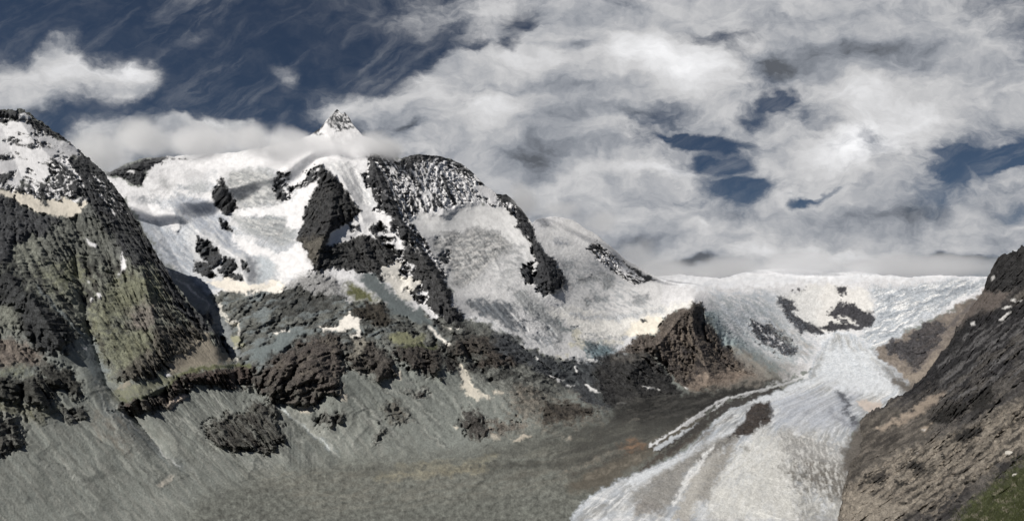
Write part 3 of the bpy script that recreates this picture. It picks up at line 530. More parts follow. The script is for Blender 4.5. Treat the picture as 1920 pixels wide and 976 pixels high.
    c.poly(T(7, [(716,215),(765,190),(792,196),(812,280),(860,340),(920,400),(1000,450),(1075,515),(1000,548),(760,562),(690,530),(640,470),(600,405),(440,402),(520,335),(600,322),(650,240)]), (.135,.116,.104), 1.3, 2, lift=30, warp=3, jit=.4)
    c.poly(T(7, [(730,220),(765,195),(792,200),(812,290),(790,330),(745,300)]), (.075,.068,.066), 1.2, 3, jit=.3)
    c.veins(T(7, [(600,400),(740,330),(860,340),(960,430),(940,520),(760,560),(640,470)]), (.045,.042,.045), 50, 26, 9, .05, w=.3, op=.9, rel=1.3)
    c.veins(T(7, [(560,330),(740,230),(860,340),(1040,500),(900,530),(720,520),(640,400)]), (.22,.185,.155), 70, 30, 8, .25, w=.3, op=.8, seed=5)
    c.poly(T(7, [(440,402),(600,405),(640,470),(560,420),(450,440),(410,440)]), (.10,.095,.09), 1.1, 5, jit=.5)
    c.poly(T(7, [(820,480),(940,470),(1070,515),(1000,548),(760,562),(740,540)]), (.19,.155,.13), .6, 8, jit=.5)
    c.poly(T(7, [(806,225),(840,235),(900,305),(960,350),(1075,430),(1110,480),(1060,475),(940,410),(860,335),(825,290)]), (.27,.32,.335), .6, 4)
    c.veins(T(7, [(800,200),(1000,260),(1200,440),(1150,500),(1060,470),(900,350)]), (.42,.47,.50), 38, 40, 6, .1, w=.4, op=.8)
    c.veins(T(7, [(800,130),(1100,150),(1200,300),(1100,360),(900,290)]), (.46,.50,.55), 25, 30, 8, .05, w=.4, op=.8, seed=3)
    c.poly(T(7, [(990,265),(1010,260),(1030,300),(1065,280),(1110,300),(1200,390),(1150,420),(1065,380),(1060,355),(1010,345)]), (.10,.09,.085), 1.2, 3, lift=14, frac=7)
    c.poly(T(7, [(930,400),(980,395),(1070,500),(1140,540),(1060,520),(990,460)]), (.30,.27,.24), .5, 8, frac=6)
    for q in ([(150,495),(215,515),(195,518)], [(225,535),(260,535),(245,545)], [(305,428),(320,425),(356,432),(350,438)], [(258,460),(266,458),(276,488),(268,486)], [(300,532),(312,530),(366,568),(350,570)], [(436,607),(478,610),(470,614)], [(540,535),(560,538),(590,550),(570,550)], [(600,550),(614,552),(612,560)], [(200,400),(225,412),(230,428),(205,425)], [(610,583),(640,585),(620,588)], [(722,543),(738,546),(730,550)], [(100,420),(112,430),(106,432)], [(180,505),(200,522),(192,524)]):
        c.poly(T(7, q), (.70,.70,.70), .2, 1, warp=2, frac=1.5)
    # ---------- snowfield head of the valley
    c.poly(T(8, [(60,170),(200,118),(300,118),(420,138),(445,220),(345,305),(200,315),(130,265)]), (.68,.67,.655), .3, 4)
    for q in ([(245,242),(290,193),(350,200),(380,230),(440,240),(444,290),(392,302),(350,252),(290,250)], [(215,292),(330,268),(392,298),(280,312)], [(38,182),(62,165),(82,170),(125,222),(92,222),(150,268),(205,288),(215,322),(150,322),(110,280),(60,212)], [(283,130),(305,124),(332,130),(322,156),(290,152)], [(100,148),(150,140),(140,150),(110,153)]):
        c.poly(T(8, q), (.085,.085,.095), 1.2, 2, lift=14, frac=6, warp=5)
    c.veins(T(8, [(-40,120),(60,170),(130,270),(210,330),(240,440),(150,460),(0,330),(-150,250)]), (.42,.45,.49), 45, 34, 7, .0, w=.5, op=.7)
    c.veins(T(8, [(0,250),(120,300),(200,380),(180,430),(60,420),(-20,340)]), (.30,.26,.22), 40, 30, 6, .1, w=.4, op=.6, seed=2)
    c.poly(T(8, [(-160,380),(-20,400),(60,430),(150,460),(40,520),(-100,560),(-250,560),(-200,540),(-60,500)]), (.20,.19,.175), .4, 8, op=.7)
    c.poly(T(8, [(430,130),(520,128),(900,75),(1000,75),(1000,140),(905,142),(740,222),(600,290),(560,330),(470,390),(440,400),(380,330),(452,262)]), (.46,.49,.53), .6, 6)
    c.veins(T(8, [(430,130),(520,128),(900,80),(905,142),(740,222),(600,290),(440,400),(380,330),(452,262)]), (.26,.285,.32), -18, 60, 7, .08, w=.4, op=.85, rel=.8)
    c.veins(T(8, [(430,130),(520,128),(900,80),(905,142),(740,222),(600,290),(440,400),(380,330),(452,262)]), (.85,.85,.85), -28, 40, 6, .3, w=.3, op=.9, seed=4)
    c.poly(T(8, [(735,218),(790,170),(840,150),(905,122),(907,140),(850,180),(760,226)]), SNOW, .2, 2)
    c.poly(T(8, [(380,330),(440,400),(430,450),(400,430),(360,400),(230,390),(200,330),(330,310)]), (.68,.70,.73), .4, 6)
    c.poly(T(8, [(350,385),(400,390),(430,440),(395,440)]), (.80,.74,.66), .3, 4)
    # far snow plateau
    c.poly(T(0, [(1230,490),(2100,490),(2100,520),(1640,524),(1500,528),(1420,538),(1300,540),(1235,525)]), (.72,.73,.76), .12, 4, warp=5)
    c.veins(T(0, [(1230,495),(1860,500),(1860,530),(1640,535),(1500,535),(1300,545)]), (.50,.53,.58), -6, 40, 6, .3, w=.6, op=.35)
    # right bank above the glacier
    c.poly(T(8, [(415,400),(490,360),(640,290),(760,225),(905,140),(1100,100),(1100,500),(640,560),(560,560),(590,525),(480,485),(440,445)]), (.19,.165,.145), .6, 3, jit=.25)
    c.poly(T(8, [(486,380),(518,343),(580,358),(640,288),(720,265),(745,305),(685,370),(645,450),(600,482),(560,412),(510,412)]), (.085,.082,.088), 1.2, 3, lift=16, jit=.4, frac=7)
    c.veins(T(8, [(620,300),(900,150),(900,200),(800,350),(620,530),(580,480)]), (.11,.10,.10), -35, 50, 8, .15, w=.4, op=.8)
    c.poly(T(8, [(440,450),(600,490),(640,470),(700,400),(720,420),(640,510),(590,530),(480,490)]), (.26,.225,.19), .4, 5)
paint_main(B); paint_low(B); paint_fans(B)
def paint_snow_rules(c):
    c.field('dust', T(2, [(598,560),(640,530),(680,520),(780,535),(860,560),(960,640),(1065,700),(1065,772),(905,752),(800,802),(722,800),(640,690)]), .52)
    c.field('dust', T(2, [(468,540),(578,545),(682,800),(762,980),(700,1060),(600,900),(488,768),(433,620)]), .22)
    c.field('dust', T(2, [(228,440),(332,345),(380,345),(412,420),(300,440)]), .26, 2, 2)
    c.field('dust', T(7, [(310,-30),(400,-10),(604,98),(510,122),(380,30)]), .42, 4, 4)
    c.field('dust', T(6, [(600,-10),(790,-10),(832,200),(700,205),(600,80)]), .18)
    for q in ([(808,450),(850,432),(925,428),(975,450),(1010,530),(880,560),(845,500)], [(870,520),(1000,530),(1060,560),(1180,600),(1180,650),(1110,690),(1000,655),(870,592)], [(1010,420),(1100,440),(1180,560),(1060,540)]):
        c.field('cre', T(0, q), .35, 14, 10)
    c.field('cre', T(0, [(1350,545),(1460,545),(1540,640),(1500,700),(1400,660),(1320,590)]), .9, 14, 10)
    c.field('cre', T(8, [(430,130),(520,128),(900,80),(905,142),(740,222),(600,290),(440,400),(380,330),(452,262)]), .9, 14, 10)
    for q in ([(340,380),(440,430),(480,510),(360,545),(300,470)], [(450,400),(540,400),(560,450),(545,500),(500,470)], [(480,310),(530,310),(540,370),(480,380)], [(330,320),(410,320),(420,350),(340,350)], [(260,370),(330,400),(330,440),(280,430)]):
        c.field('cre', T(0, q), .3, 16, 12)
    c.field('cre', T(0, [(1131,915),(1290,842),(1375,762),(1500,714),(1700,712),(1600,800),(1590,915),(1640,1050),(1040,1050)]), .16, 10, 6)
    c.field('cre', T(0, [(1530,630),(1610,630),(1690,710),(1520,710)]), .8, 10, 6)
paint_snow_rules(B)
for _q in ([(5,400),(190,410),(330,500),(320,560),(340,740),(200,720),(5,660)],): A.field('dust', T(1, _q), .35)
A.field('dust', T(1, [(330,490),(430,580),(540,770),(480,770),(380,620)]), .12)
def paint_plain(c):
    # outwash plain left of the ice
    c.poly(T(0, [(260,1050),(380,925),(480,888),(660,858),(860,850),(1000,800),(1150,775),(1300,745),(1420,730),(1330,800),(1130,915),(1060,1050)]), (.150,.157,.143), .5, 18, jit=.4)
    c.veins(T(0, [(330,1000),(420,905),(660,860),(960,810),(1300,760),(1250,840),(1130,915),(1060,1050)]), (.075,.073,.066), -13, 60, 8, .15, w=.8, op=.4, fall=24)
    c.veins(T(0, [(400,870),(900,860),(1200,790),(1250,820),(1130,915),(600,976)]), (.22,.21,.18), -14, 50, 6, .25, w=.8, op=.4, fall=20, seed=6)
def paint_valley(c):
    paint_plain(c)
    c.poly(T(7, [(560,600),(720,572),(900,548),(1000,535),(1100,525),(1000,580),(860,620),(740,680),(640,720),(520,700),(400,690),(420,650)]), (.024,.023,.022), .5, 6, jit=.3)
    c.poly(T(7, [(440,800),(470,768),(540,758),(565,780),(530,808),(470,815)]), (.16,.12,.09), .3, 8, frac=8, op=.6)
    c.line(T(7, [(320,740),(420,712),(480,695),(520,675)]), 1.6, (.26,.24,.20), op=.7)
    c.line(T(7, [(480,695),(525,675)]), 2.2, (.5,.46,.4))
    c.line(T(7, [(0,870),(200,860),(330,840)]), 3, (.05,.05,.045), op=.7, soft=4)
    c.poly(T(7, [(120,640),(200,610),(290,620),(335,660),(250,690),(140,690)]), (.075,.065,.055), .9, 8, frac=9, jit=.6)
    c.poly(T(7, [(250,930),(400,850),(560,780),(700,690),(760,660),(800,660),(760,720),(640,800),(480,900),(380,976),(230,976)]), (.095,.082,.066), .3, 8, op=.8)
    for q in ([(10,770),(50,735),(80,750),(40,765)], [(210,752),(250,750),(250,762)]): c.poly(T(7, q), (.45,.41,.35), .2, 2, warp=3)
    c.poly(T(12, [(960,480),(1100,510),(1400,600),(1390,650),(1100,680),(900,620),(900,540)]), (.13,.115,.098), .9, 14, warp=12, frac=14, jit=.6, op=.7)
    c.poly(T(12, [(1095,560),(1200,548),(1392,600),(1300,622),(1100,655)]), (.07,.063,.056), 1.2, 7, warp=8, frac=8, jit=.5, op=.9)
    c.poly(T(12, [(1200,800),(1260,720),(1460,660),(1722,610),(1900,560),(1900,660),(1722,720),(1500,780),(1240,850)]), (.062,.062,.057), .4, 14, warp=9, frac=9, op=.85)
    for q, w_, cc in (([(560,925),(740,905),(900,898),(1060,878)], 4, (.055,.056,.052)), ([(740,850),(860,835),(1000,795),(1180,770)], 2.5, (.07,.07,.064)), ([(200,960),(500,930),(760,920)], 5, (.23,.215,.165)), ([(300,900),(620,900),(820,850)], 4, (.22,.21,.165)), ([(1240,950),(1380,890),(1560,830),(1720,780)], 3, (.05,.045,.04)),
                      ([(1200,930),(1340,870),(1500,800)], 2, (.17,.15,.125)), ([(1330,960),(1480,900),(1620,850)], 1.6, (.20,.18,.15)), ([(900,960),(1100,920),(1240,870),(1400,800)], 3, (.09,.086,.076)), ([(1000,830),(1200,790),(1400,730),(1600,690)], 2.5, (.12,.12,.105)), ([(-200,960),(100,940),(400,900)], 4, (.12,.122,.11))):
        c.line(T(12, q), w_, cc, .5, warp=7, frac=5, soft=6, op=.75)
    c.poly(T(12, [(1500,790),(1560,755),(1620,765),(1630,790),(1540,815)]), (.19,.125,.085), .5, 6, warp=6, frac=6, op=.85)
    c.line(T(12, [(160,415),(260,520),(400,650),(620,840)]), 1.0, (.06,.064,.062), .5, warp=5, frac=1.5, op=.7)
    c.line(T(12, [(330,520),(480,740),(600,830)]), 1.0, (.30,.31,.29), .5, warp=5, frac=1.5, op=.6)
    # ---------- glacier tongue
    TG = [(1050,1050),(1080,950),(1131,915),(1180,890),(1240,866),(1290,842),(1322,806),(1350,778),(1375,762),(1440,738),(1500,714),(1520,702),(1528,670),(1548,640),(1560,625),(1600,625),(1630,650),(1650,672),(1700,712),(1710,740),(1660,762),(1630,775),(1600,800),(1590,830),(1588,870),(1600,915),(1640,1050)]
    c.poly(T(0, TG), (.44,.48,.54), .35, 3, warp=4)
    L = np.array([(1545,600),(1545,640),(1528,670),(1515,705),(1440,738),(1375,762),(1322,806),(1290,842),(1240,866),(1180,890),(1131,915),(1060,976),(1000,1060)], float)
    Rr = np.array([(1600,600),(1625,645),(1690,690),(1704,712),(1700,740),(1640,772),(1602,800),(1590,830),(1588,870),(1595,915),(1630,976),(1660,1060)], float)
    sl = c.box(TG, 20); gy = c.gy[sl]; gx = c.gx[sl] + c.wx[sl] * 3
    xl = np.interp(gy, L[:, 1], L[:, 0]); xr = np.interp(gy, Rr[:, 1], Rr[:, 0]); u = (gx - xl) / (xr - xl)      # 0..1 across the ice
    inside = np.clip((c.sdist(TG, sl, 4) + c.nz[sl] * 3) / 6, 0, 1)
    def band(n, th, w, col, op): 
        m = np.clip((n - th) / w * .5 + .5, 0, 1) * inside * op
        c.apply(sl, m, col, None, 0, .05)
    band(fbm2(u * 9 + 3, gy / 120, 4, .6), .0, .5, (.68,.69,.70), .8)
    band(fbm2(u * 26, gy / 70 + 7, 4, .62), .15, .4, (.27,.295,.33), .6)
    band(fbm2(u * 15 + 9, gy / 100 + 3, 5, .6) - .5 * np.abs(u - .8), .22, .35, (.22,.215,.20), .7)
    band(fbm2(u * 7 + 20, gy / 60 + 3, 5, .62) + .5 * sm(.45, .95, u) * sm(750, 830, gy), .30, .5, (.26,.255,.24), .75)
    band(fbm2(u * 60, gy / 40 + 2, 3, .6), .25, .3, (.76,.77,.78), .6)
    band(.35 - np.abs(fbm2(gx / 60, gy / 16 + 30, 4, .6)) * 1.6 + .25 * (gy > 760), .35, .2, (.33,.36,.40), .35)
    c.line(T(0, [(1225,832),(1270,802),(1311,779),(1365,752),(1440,727),(1512,704)]), 1.9, (.56,.57,.59), warp=5, frac=5, op=.85)
    c.line(T(0, [(1235,842),(1290,812),(1330,785),(1375,758),(1460,728)]), 4.5, (.05,.047,.045), .5, warp=4, frac=4)
    c.poly(T(0, [(1180,890),(1235,850),(1290,818),(1320,790),(1332,782),(1330,800),(1298,830),(1245,862),(1195,884)]), (.07,.062,.055), .6, 4, warp=4, frac=5)
    c.line(T(0, [(1380,775),(1340,800),(1300,835)]), 1.2, (.16,.15,.14), op=.7)
    # medial moraine
    c.poly(T(0, [(1200,930),(1240,885),(1300,848),(1350,820),(1378,800),(1400,775),(1425,753),(1446,750),(1444,780),(1412,813),(1390,815),(1350,845),(1300,875),(1262,915),(1240,960),(1180,970)]), (.22,.205,.19), .5, 6, warp=5, frac=6, op=.85)
    c.poly(T(0, [(1300,860),(1345,822),(1380,797),(1402,772),(1426,752),(1447,750),(1444,782),(1412,812),(1380,815),(1350,838),(1320,868)]), (.045,.040,.037), .8, 4, warp=5, frac=6, lift=3)
    c.poly(T(0, [(1290,900),(1330,858),(1370,835),(1350,870),(1320,920),(1290,976),(1262,976)]), (.40,.39,.37), .4, 6, frac=6)
    c.line(T(0, [(1335,835),(1300,890),(1270,930)]), 2, (.82,.82,.82), warp=4, soft=3)
    c.veins(T(0, [(1280,976),(1340,850),(1440,800),(1500,780),(1590,870),(1600,976)]), (.52,.52,.50), -60, 22, 7, .05, w=.4, op=.75, rel=.5, fall=14)
    c.veins(T(0, [(1400,976),(1400,860),(1560,850),(1600,976)]), (.30,.30,.29), 60, 20, 6, .15, w=.3, op=.7, fall=14, rel=.6, seed=4)
    c.poly(T(0, [(1465,815),(1490,815),(1530,855),(1585,862),(1600,930),(1560,905),(1500,880)]), (.26,.255,.24), .5, 10, warp=10, frac=10, op=.8)
    c.poly(T(0, [(1500,870),(1560,870),(1600,890),(1610,976),(1560,930)]), (.20,.19,.175), .5, 8, warp=10, frac=10, op=.8)
    c.line(T(8, [(300,575),(315,600),(320,640),(350,680),(390,700)]), 5.5, (.14,.15,.165), warp=8, frac=6, soft=6, op=.85)
    c.line(T(8, [(380,600),(400,650),(440,690)]), 4, (.22,.22,.22), warp=8, frac=6, soft=6, op=.7)
    c.poly(T(8, [(60,760),(130,790),(200,800),(300,780),(310,830),(200,830),(100,800)]), (.36,.37,.38), .4, 10, frac=10, op=.7)
    c.poly(T(8, [(230,390),(300,370),(430,400),(440,450),(560,540),(480,575),(300,560),(200,500),(215,440)]), (.62,.65,.69), .3, 8, op=.8)
    for q in ([(320,575),(335,590),(325,595)], [(150,660),(170,640),(180,655)], [(960,790),(985,800),(970,808)]): c.poly(T(8 if q[0][0] < 900 else 7, q), (.1,.1,.1), .5, 3)
    c.poly(T(7, [(960,795),(985,793),(990,803),(970,808)]), (.1,.1,.1), .5, 2, warp=3)
    c.poly(T(8, [(420,605),(445,600),(470,608),(460,628),(435,640),(418,622)]), (.55,.50,.46), .1, 3, warp=2)
    c.poly(T(10, [(560,580),(700,560),(900,560),(900,700),(820,720),(560,720)]), (.40,.43,.50), .3, 14, warp=8, op=.55)
    c.poly(T(10, [(370,900),(440,780),(540,715),(600,800),(650,975),(640,1100),(300,1100),(300,975)]), (.62,.62,.60), .4, 12, warp=8, op=.6)
    c.line(T(10, [(40,790),(150,722),(250,652),(330,602),(430,572),(560,540),(700,492)]), 2.0, (.62,.63,.65), .3, warp=2.5, frac=1.5)
    c.line(T(10, [(190,735),(250,690),(300,650),(400,600),(560,556)]), 3.2, (.05,.047,.044), .5, warp=3, frac=3)
    c.line(T(10, [(60,800),(160,748),(240,700)]), 4, (.50,.53,.57), .3, warp=4, frac=4, op=.8)
    c.poly(T(10, [(90,820),(180,745),(240,694),(295,684),(275,708),(200,765),(120,812)]), (.05,.047,.044), .6, 3, warp=4, frac=4)
    c.poly(T(10, [(-60,950),(-30,915),(60,885),(220,805),(320,745),(400,705),(450,640),(480,600),(540,575),(720,505),(740,520),(600,575),(540,600),(470,625),(420,695),(380,735),(260,800),(120,880),(0,950)]), (.60,.63,.67), .3, 3, warp=3, frac=3, op=.9)
    c.poly(T(10, [(380,742),(430,690),(465,622),(500,604),(542,598),(515,642),(538,676),(480,722),(420,755)]), (.050,.042,.038), .9, 2.5, warp=3, frac=4, lift=3)
    c.poly(T(10, [(-40,1000),(0,955),(120,882),(280,772),(375,745),(390,760),(330,800),(240,850),(170,975),(140,1040)]), (.25,.245,.235), .5, 6, warp=6, frac=7, op=.8)
    c.line(T(10, [(140,1040),(180,950),(240,862),(300,795)]), 3.0, (.66,.67,.68), .4, warp=5, frac=3, soft=3)
    c.poly(T(10, [(230,1000),(290,880),(350,790),(395,770),(370,840),(320,940),(290,1020)]), (.26,.25,.235), .5, 6, warp=6, frac=6, op=.85)
    c.poly(T(10, [(560,740),(700,750),(850,800),(860,940),(700,930),(620,850)]), (.27,.265,.26), .5, 16, warp=12, frac=16, op=.8)
    c.poly(T(10, [(600,890),(720,860),(850,900),(880,1000),(660,960)]), (.14,.132,.12), .6, 12, warp=12, frac=14, op=.85)
    c.veins(T(10, [(540,720),(850,760),(860,1000),(560,1000)]), (.60,.60,.59), 70, 14, 5, .2, w=.3, op=.7, rel=.5, seed=9)
    c.line(T(10, [(832,565),(850,590),(875,612),(848,640),(880,670),(910,700)]), 3.2, (.09,.095,.11), .5, warp=5, frac=4, soft=3)
    c.line(T(10, [(790,640),(850,690),(900,720)]), 5, (.20,.21,.24), .5, warp=7, frac=6, soft=6, op=.7)
    c.poly(T(10, [(560,150),(640,140),(760,130),(720,330),(640,330),(560,260)]), (.55,.56,.57), .4, 8, op=.5)
    c.veins(T(10, [(270,150),(500,150),(600,260),(760,400),(640,480),(450,400),(300,280)]), (.33,.36,.375), 42, 30, 6, .05, w=.35, op=.75, seed=14)
    c.veins(T(10, [(260,200),(400,300),(560,420),(640,490),(560,500),(380,380)]), (.18,.215,.22), 44, 30, 6, .15, w=.3, op=.7, seed=15)
    for q in ([(575,170),(620,180),(662,225),(632,232),(682,270),(742,290),(764,322),(720,322),(684,302),(672,328),(640,292),(600,242)], [(785,242),(848,193),(900,208),(912,226),(972,230),(978,272),(930,304),(880,262),(830,252)],
              [(740,292),(850,268),(944,296),(920,306),(840,303),(790,314)], [(812,123),(862,123),(852,157),(822,152)], [(462,262),(500,278),(548,298),(584,350),(652,388),(612,412),(540,372),(478,342)], [(630,140),(680,138),(675,148)]):
        c.poly(T(10, q), (.075,.075,.085), 1.1, 2, warp=3, frac=3.5)
    c.veins(T(10, [(462,262),(584,350),(652,388),(540,372)]), SNOW, 40, 9, 4, .3, w=.2, rel=.4, fall=2)
    c.poly(T(10, [(905,605),(935,598),(968,618),(1002,602),(1000,630),(958,645),(930,632)]), (.50,.44,.40), .1, 2, warp=2)
    # near-black debris at the foot of the tower, between the slope and the ice
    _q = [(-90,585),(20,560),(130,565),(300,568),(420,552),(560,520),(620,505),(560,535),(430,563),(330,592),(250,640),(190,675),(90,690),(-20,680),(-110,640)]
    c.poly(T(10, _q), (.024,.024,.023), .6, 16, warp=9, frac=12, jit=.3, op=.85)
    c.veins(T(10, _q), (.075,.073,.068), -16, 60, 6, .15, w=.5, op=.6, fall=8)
    c.veins(T(10, [(-400,700),(-100,640),(190,680),(60,770),(-100,860),(-400,900)]), (.055,.054,.05), -18, 80, 8, .0, w=.6, op=.7, fall=10, seed=3)
    # marginal debris on the right edge
    c.poly(T(0, [(1655,690),(1700,715),(1760,740),(1700,800),(1620,900),(1600,976),(1640,1050),(1700,1050),(1586,915),(1578,860),(1590,820),(1620,790),(1665,762),(1698,742)]), (.12,.11,.10), .5, 6)
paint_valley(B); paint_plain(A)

# ---- cover of the near right slope
def paint_right(c):
    c.veins(T(0, [(1560,440),(2080,300),(2080,1050),(1560,1050)]), (.038,.036,.037), -37, 90, 9, .02, w=.35, op=.85, rel=1.1, fall=5)
    c.veins(T(0, [(1560,440),(2080,300),(2080,1050),(1560,1050)]), (.20,.18,.16), -36, 70, 7, .3, w=.4, op=.6, fall=5, seed=4)
    c.poly(T(8, [(895,140),(900,90),(960,0),(1000,-60),(1500,-200),(1500,120),(1065,130),(940,150)]), (.050,.049,.050), 1.2, 3, lift=6, jit=.4)
    c.poly(T(8, [(860,160),(910,140),(1000,150),(990,190),(860,240),(800,290),(800,240)]), (.135,.115,.105), .6, 5)
    c.poly(T(8, [(760,350),(790,310),(830,255),(1000,200),(1500,20),(1500,300),(1065,480),(900,560),(840,620),(740,690),(690,695),(640,640),(540,580),(640,500),(700,430)]), (.036,.035,.038), 1.2, 5, lift=6, jit=.5)
    c.veins(T(8, [(700,440),(850,300),(1500,60),(1500,300),(1065,480),(820,640),(700,600)]), (.15,.147,.15), -40, 80, 6, .14, w=.3, op=.85, rel=.9, fall=5, seed=7)
    c.veins(T(8, [(560,590),(760,470),(1065,300),(1065,520),(820,640),(600,700)]), (.13,.12,.112), -37, 70, 9, .05, w=.35, op=.8, seed=1)
    c.poly(T(8, [(300,790),(400,655),(480,635),(640,650),(710,700),(640,770),(500,835),(400,895),(330,950),(280,950),(290,850)]), (.095,.086,.076), .7, 8, jit=.3)
    c.poly(T(8, [(320,800),(420,760),(560,740),(480,800),(340,850)]), (.045,.041,.037), .8, 8, frac=8)
    c.veins(T(8, [(300,790),(400,655),(640,650),(700,700),(500,835),(330,950)]), (.19,.17,.15), -32, 40, 7, .05, w=.5, op=.7)
    c.veins(T(8, [(300,790),(400,655),(640,650),(700,700),(500,835),(330,950)]), (.035,.032,.03), -32, 40, 8, .1, w=.4, op=.8, seed=3)
    c.poly(T(8, [(450,712),(550,672),(640,600),(735,560),(720,590),(640,650),(560,692),(470,722)]), (.30,.25,.205), .4, 4, warp=5)
    c.poly(T(8, [(640,705),(680,695),(665,720),(645,722)]), TAN, .4, 3)
    c.poly(T(8, [(300,990),(400,900),(500,838),(640,780),(760,735),(900,670),(1065,590),(1500,400),(1500,800),(1065,800),(980,850),(860,930),(700,1010),(300,1200)]), (.245,.218,.185), .85, 8, jit=.35)
    c.veins(T(8, [(320,960),(500,838),(760,735),(1065,590),(1500,400),(1500,800),(1065,820),(860,930),(700,1100)]), (.060,.055,.051), -36, 50, 7, .02, w=.4, op=.9, rel=1.1, fall=6)
    c.veins(T(8, [(320,960),(500,838),(760,735),(1065,590),(1500,400),(1500,800),(1065,820),(860,930),(700,1100)]), (.36,.315,.265), -42, 40, 5, .2, w=.3, op=.8, rel=1.1, fall=6, seed=5)
    for q in ([(400,940),(420,912),(470,915),(450,940)], [(580,880),(600,855),(650,865),(640,885)], [(760,760),(800,720),(890,700),(880,740),(800,775)], [(690,690),(720,640),(800,600),(830,630),(770,690)], [(840,590),(920,540),(960,560),(900,640),(850,650)], [(720,820),(760,815),(740,840)], [(540,950),(580,930),(590,960)]):
        c.poly(T(8, q), (.038,.036,.034), 1.3, 3, lift=2.5, frac=7)
    for q in ([(975,215),(1005,203),(1018,206),(990,222)], [(838,278),(858,272),(860,284),(842,286)], [(955,268),(1000,235),(1020,225),(980,262)], [(928,85),(940,80),(942,95),(930,98)], [(1040,185),(1056,180),(1052,188)], [(1010,182),(1030,178),(1025,188)], [(640,720),(655,716),(650,724)]):
        c.poly(T(8, q), (.72,.71,.70), .2, 1.5, warp=2, frac=1.5)
    c.poly(T(8, [(800,1090),(850,1020),(920,960),(1000,905),(1065,855),(1500,670),(1500,1300),(700,1300)]), (.055,.062,.030), .8, 6, jit=.5, frac=9)
    c.veins(T(8, [(800,1040),(900,940),(1065,830),(1500,650),(1500,1300),(760,1200)]), (.20,.18,.14), -30, 26, 10, .4, w=.2, op=.8, fall=6)
paint_right(R)

# ------------------------------------------------------------------ relief: distance of the ground along each bearing
def tps(ctrl, px, py):
    c = np.array(ctrl, float); X = c[:, 0] / 300; Y = c[:, 1] / 150; V = np.log(c[:, 2]); n = len(c)
    def U(r2): return r2 * np.log(r2 + 1e-12)
    Kk = U((X[:, None] - X[None]) ** 2 + (Y[:, None] - Y[None]) ** 2) + np.eye(n) * 0.02
    Pm = np.stack([np.ones(n), X, Y], 1)
    M = np.zeros((n + 3, n + 3)); M[:n, :n] = Kk; M[:n, n:] = Pm; M[n:, :n] = Pm.T
    w = np.linalg.solve(M, np.concatenate([V, np.zeros(3)]))
    x = px / 300; y = py / 150; r = w[n] + w[n + 1] * x + w[n + 2] * y
    for i in range(n): r = r + w[i] * U((x - X[i]) ** 2 + (y - Y[i]) ** 2)
    return np.exp(r)

def bumps(lst, px, py):
    """spurs and hollows: (polyline, half width in px, height in m); positive comes forward"""
    r = np.zeros(px.shape, np.float32)
    for pts, w, h in lst:
        best = np.full(px.shape, 1e9, np.float32)
        for (ax, ay, *_), (bx, by, *_) in zip(pts[:-1], pts[1:]):
            ex, ey = bx - ax, by - ay; t = np.clip(((px - ax) * ex + (py - ay) * ey) / (ex * ex + ey * ey), 0, 1)
            best = np.minimum(best, np.hypot(px - ax - t * ex, py - ay - t * ey))
        k = np.clip(1 - best / w, 0, 1); r += h * k * (0.45 + 0.55 * k)
    return r

def mat_terrain():
    m = bpy.data.materials.new('mountain_ground'); m.use_nodes = True; N = NT(m.node_tree)
    b = N.n['Principled BSDF']; b.inputs['Roughness'].default_value = .92; b.inputs['Specular IOR Level'].default_value = .12
    at = N.new('ShaderNodeAttribute', attribute_name='cover'); ar = N.new('ShaderNodeAttribute', attribute_name='rugged')
    fs = N.new('ShaderNodeAttribute', attribute_name='grain')
    g = N.new('ShaderNodeNewGeometry'); pos = g.outputs['Position']
    n1 = N.noise(N.v('SCALE', pos, sc=N.m('DIVIDE', 0.22, fs.outputs['Fac'])), 1.0, 5, .7).outputs[0]
    n2 = N.noise(N.v('SCALE', pos, sc=N.m('DIVIDE', 0.05, fs.outputs['Fac'])), 1.0, 5, .62).outputs[0]
    var = N.m('ADD', N.m('MULTIPLY', N.m('SUBTRACT', n1, .5), 2.0), N.m('MULTIPLY', N.m('SUBTRACT', n2, .5), 1.1))
    amp = N.m('MULTIPLY', N.m('MAXIMUM', N.m('SUBTRACT', ar.outputs['Fac'], .12), .03), .55)
    vo = N.new('ShaderNodeTexVoronoi', feature='F1'); N.l.new(N.v('SCALE', pos, sc=N.m('DIVIDE', 0.45, fs.outputs['Fac'])), vo.inputs['Vector']); vo.inputs['Scale'].default_value = 1.0
    vs_ = N.new('ShaderNodeSeparateColor'); N.l.new(vo.outputs['Color'], vs_.inputs[0])
    var = N.m('ADD', var, N.m('MULTIPLY', N.m('SUBTRACT', vs_.outputs[0], .5), 1.5))
    f = N.m('MAXIMUM', N.m('ADD', 1.0, N.m('MULTIPLY', var, amp)), .25)
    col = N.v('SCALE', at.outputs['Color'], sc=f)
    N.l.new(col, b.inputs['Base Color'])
    nr = N.noise(N.v('MULTIPLY', N.v('SCALE', pos, sc=N.m('DIVIDE', 0.16, fs.outputs['Fac'])), (1, .5, .8)), 1.0, 4, .6); nr.noise_type = 'RIDGED_MULTIFRACTAL'; nr = N.m('MINIMUM', nr.outputs[0], 2.5)
    bp = N.new('ShaderNodeBump'); bp.inputs['Strength'].default_value = .8
    N.l.new(N.m('MULTIPLY', N.m('ADD', N.m('MULTIPLY', nr, .9), N.m('MULTIPLY', n2, 1.5)), N.m('MULTIPLY', fs.outputs['Fac'], N.m('ADD', .25, N.m('MULTIPLY', ar.outputs['Fac'], 1.6)))), bp.inputs['Height'])
    bp.inputs['Distance'].default_value = 1.0
    N.l.new(bp.outputs[0], b.inputs['Normal'])
    return m
GROUND = mat_terrain()

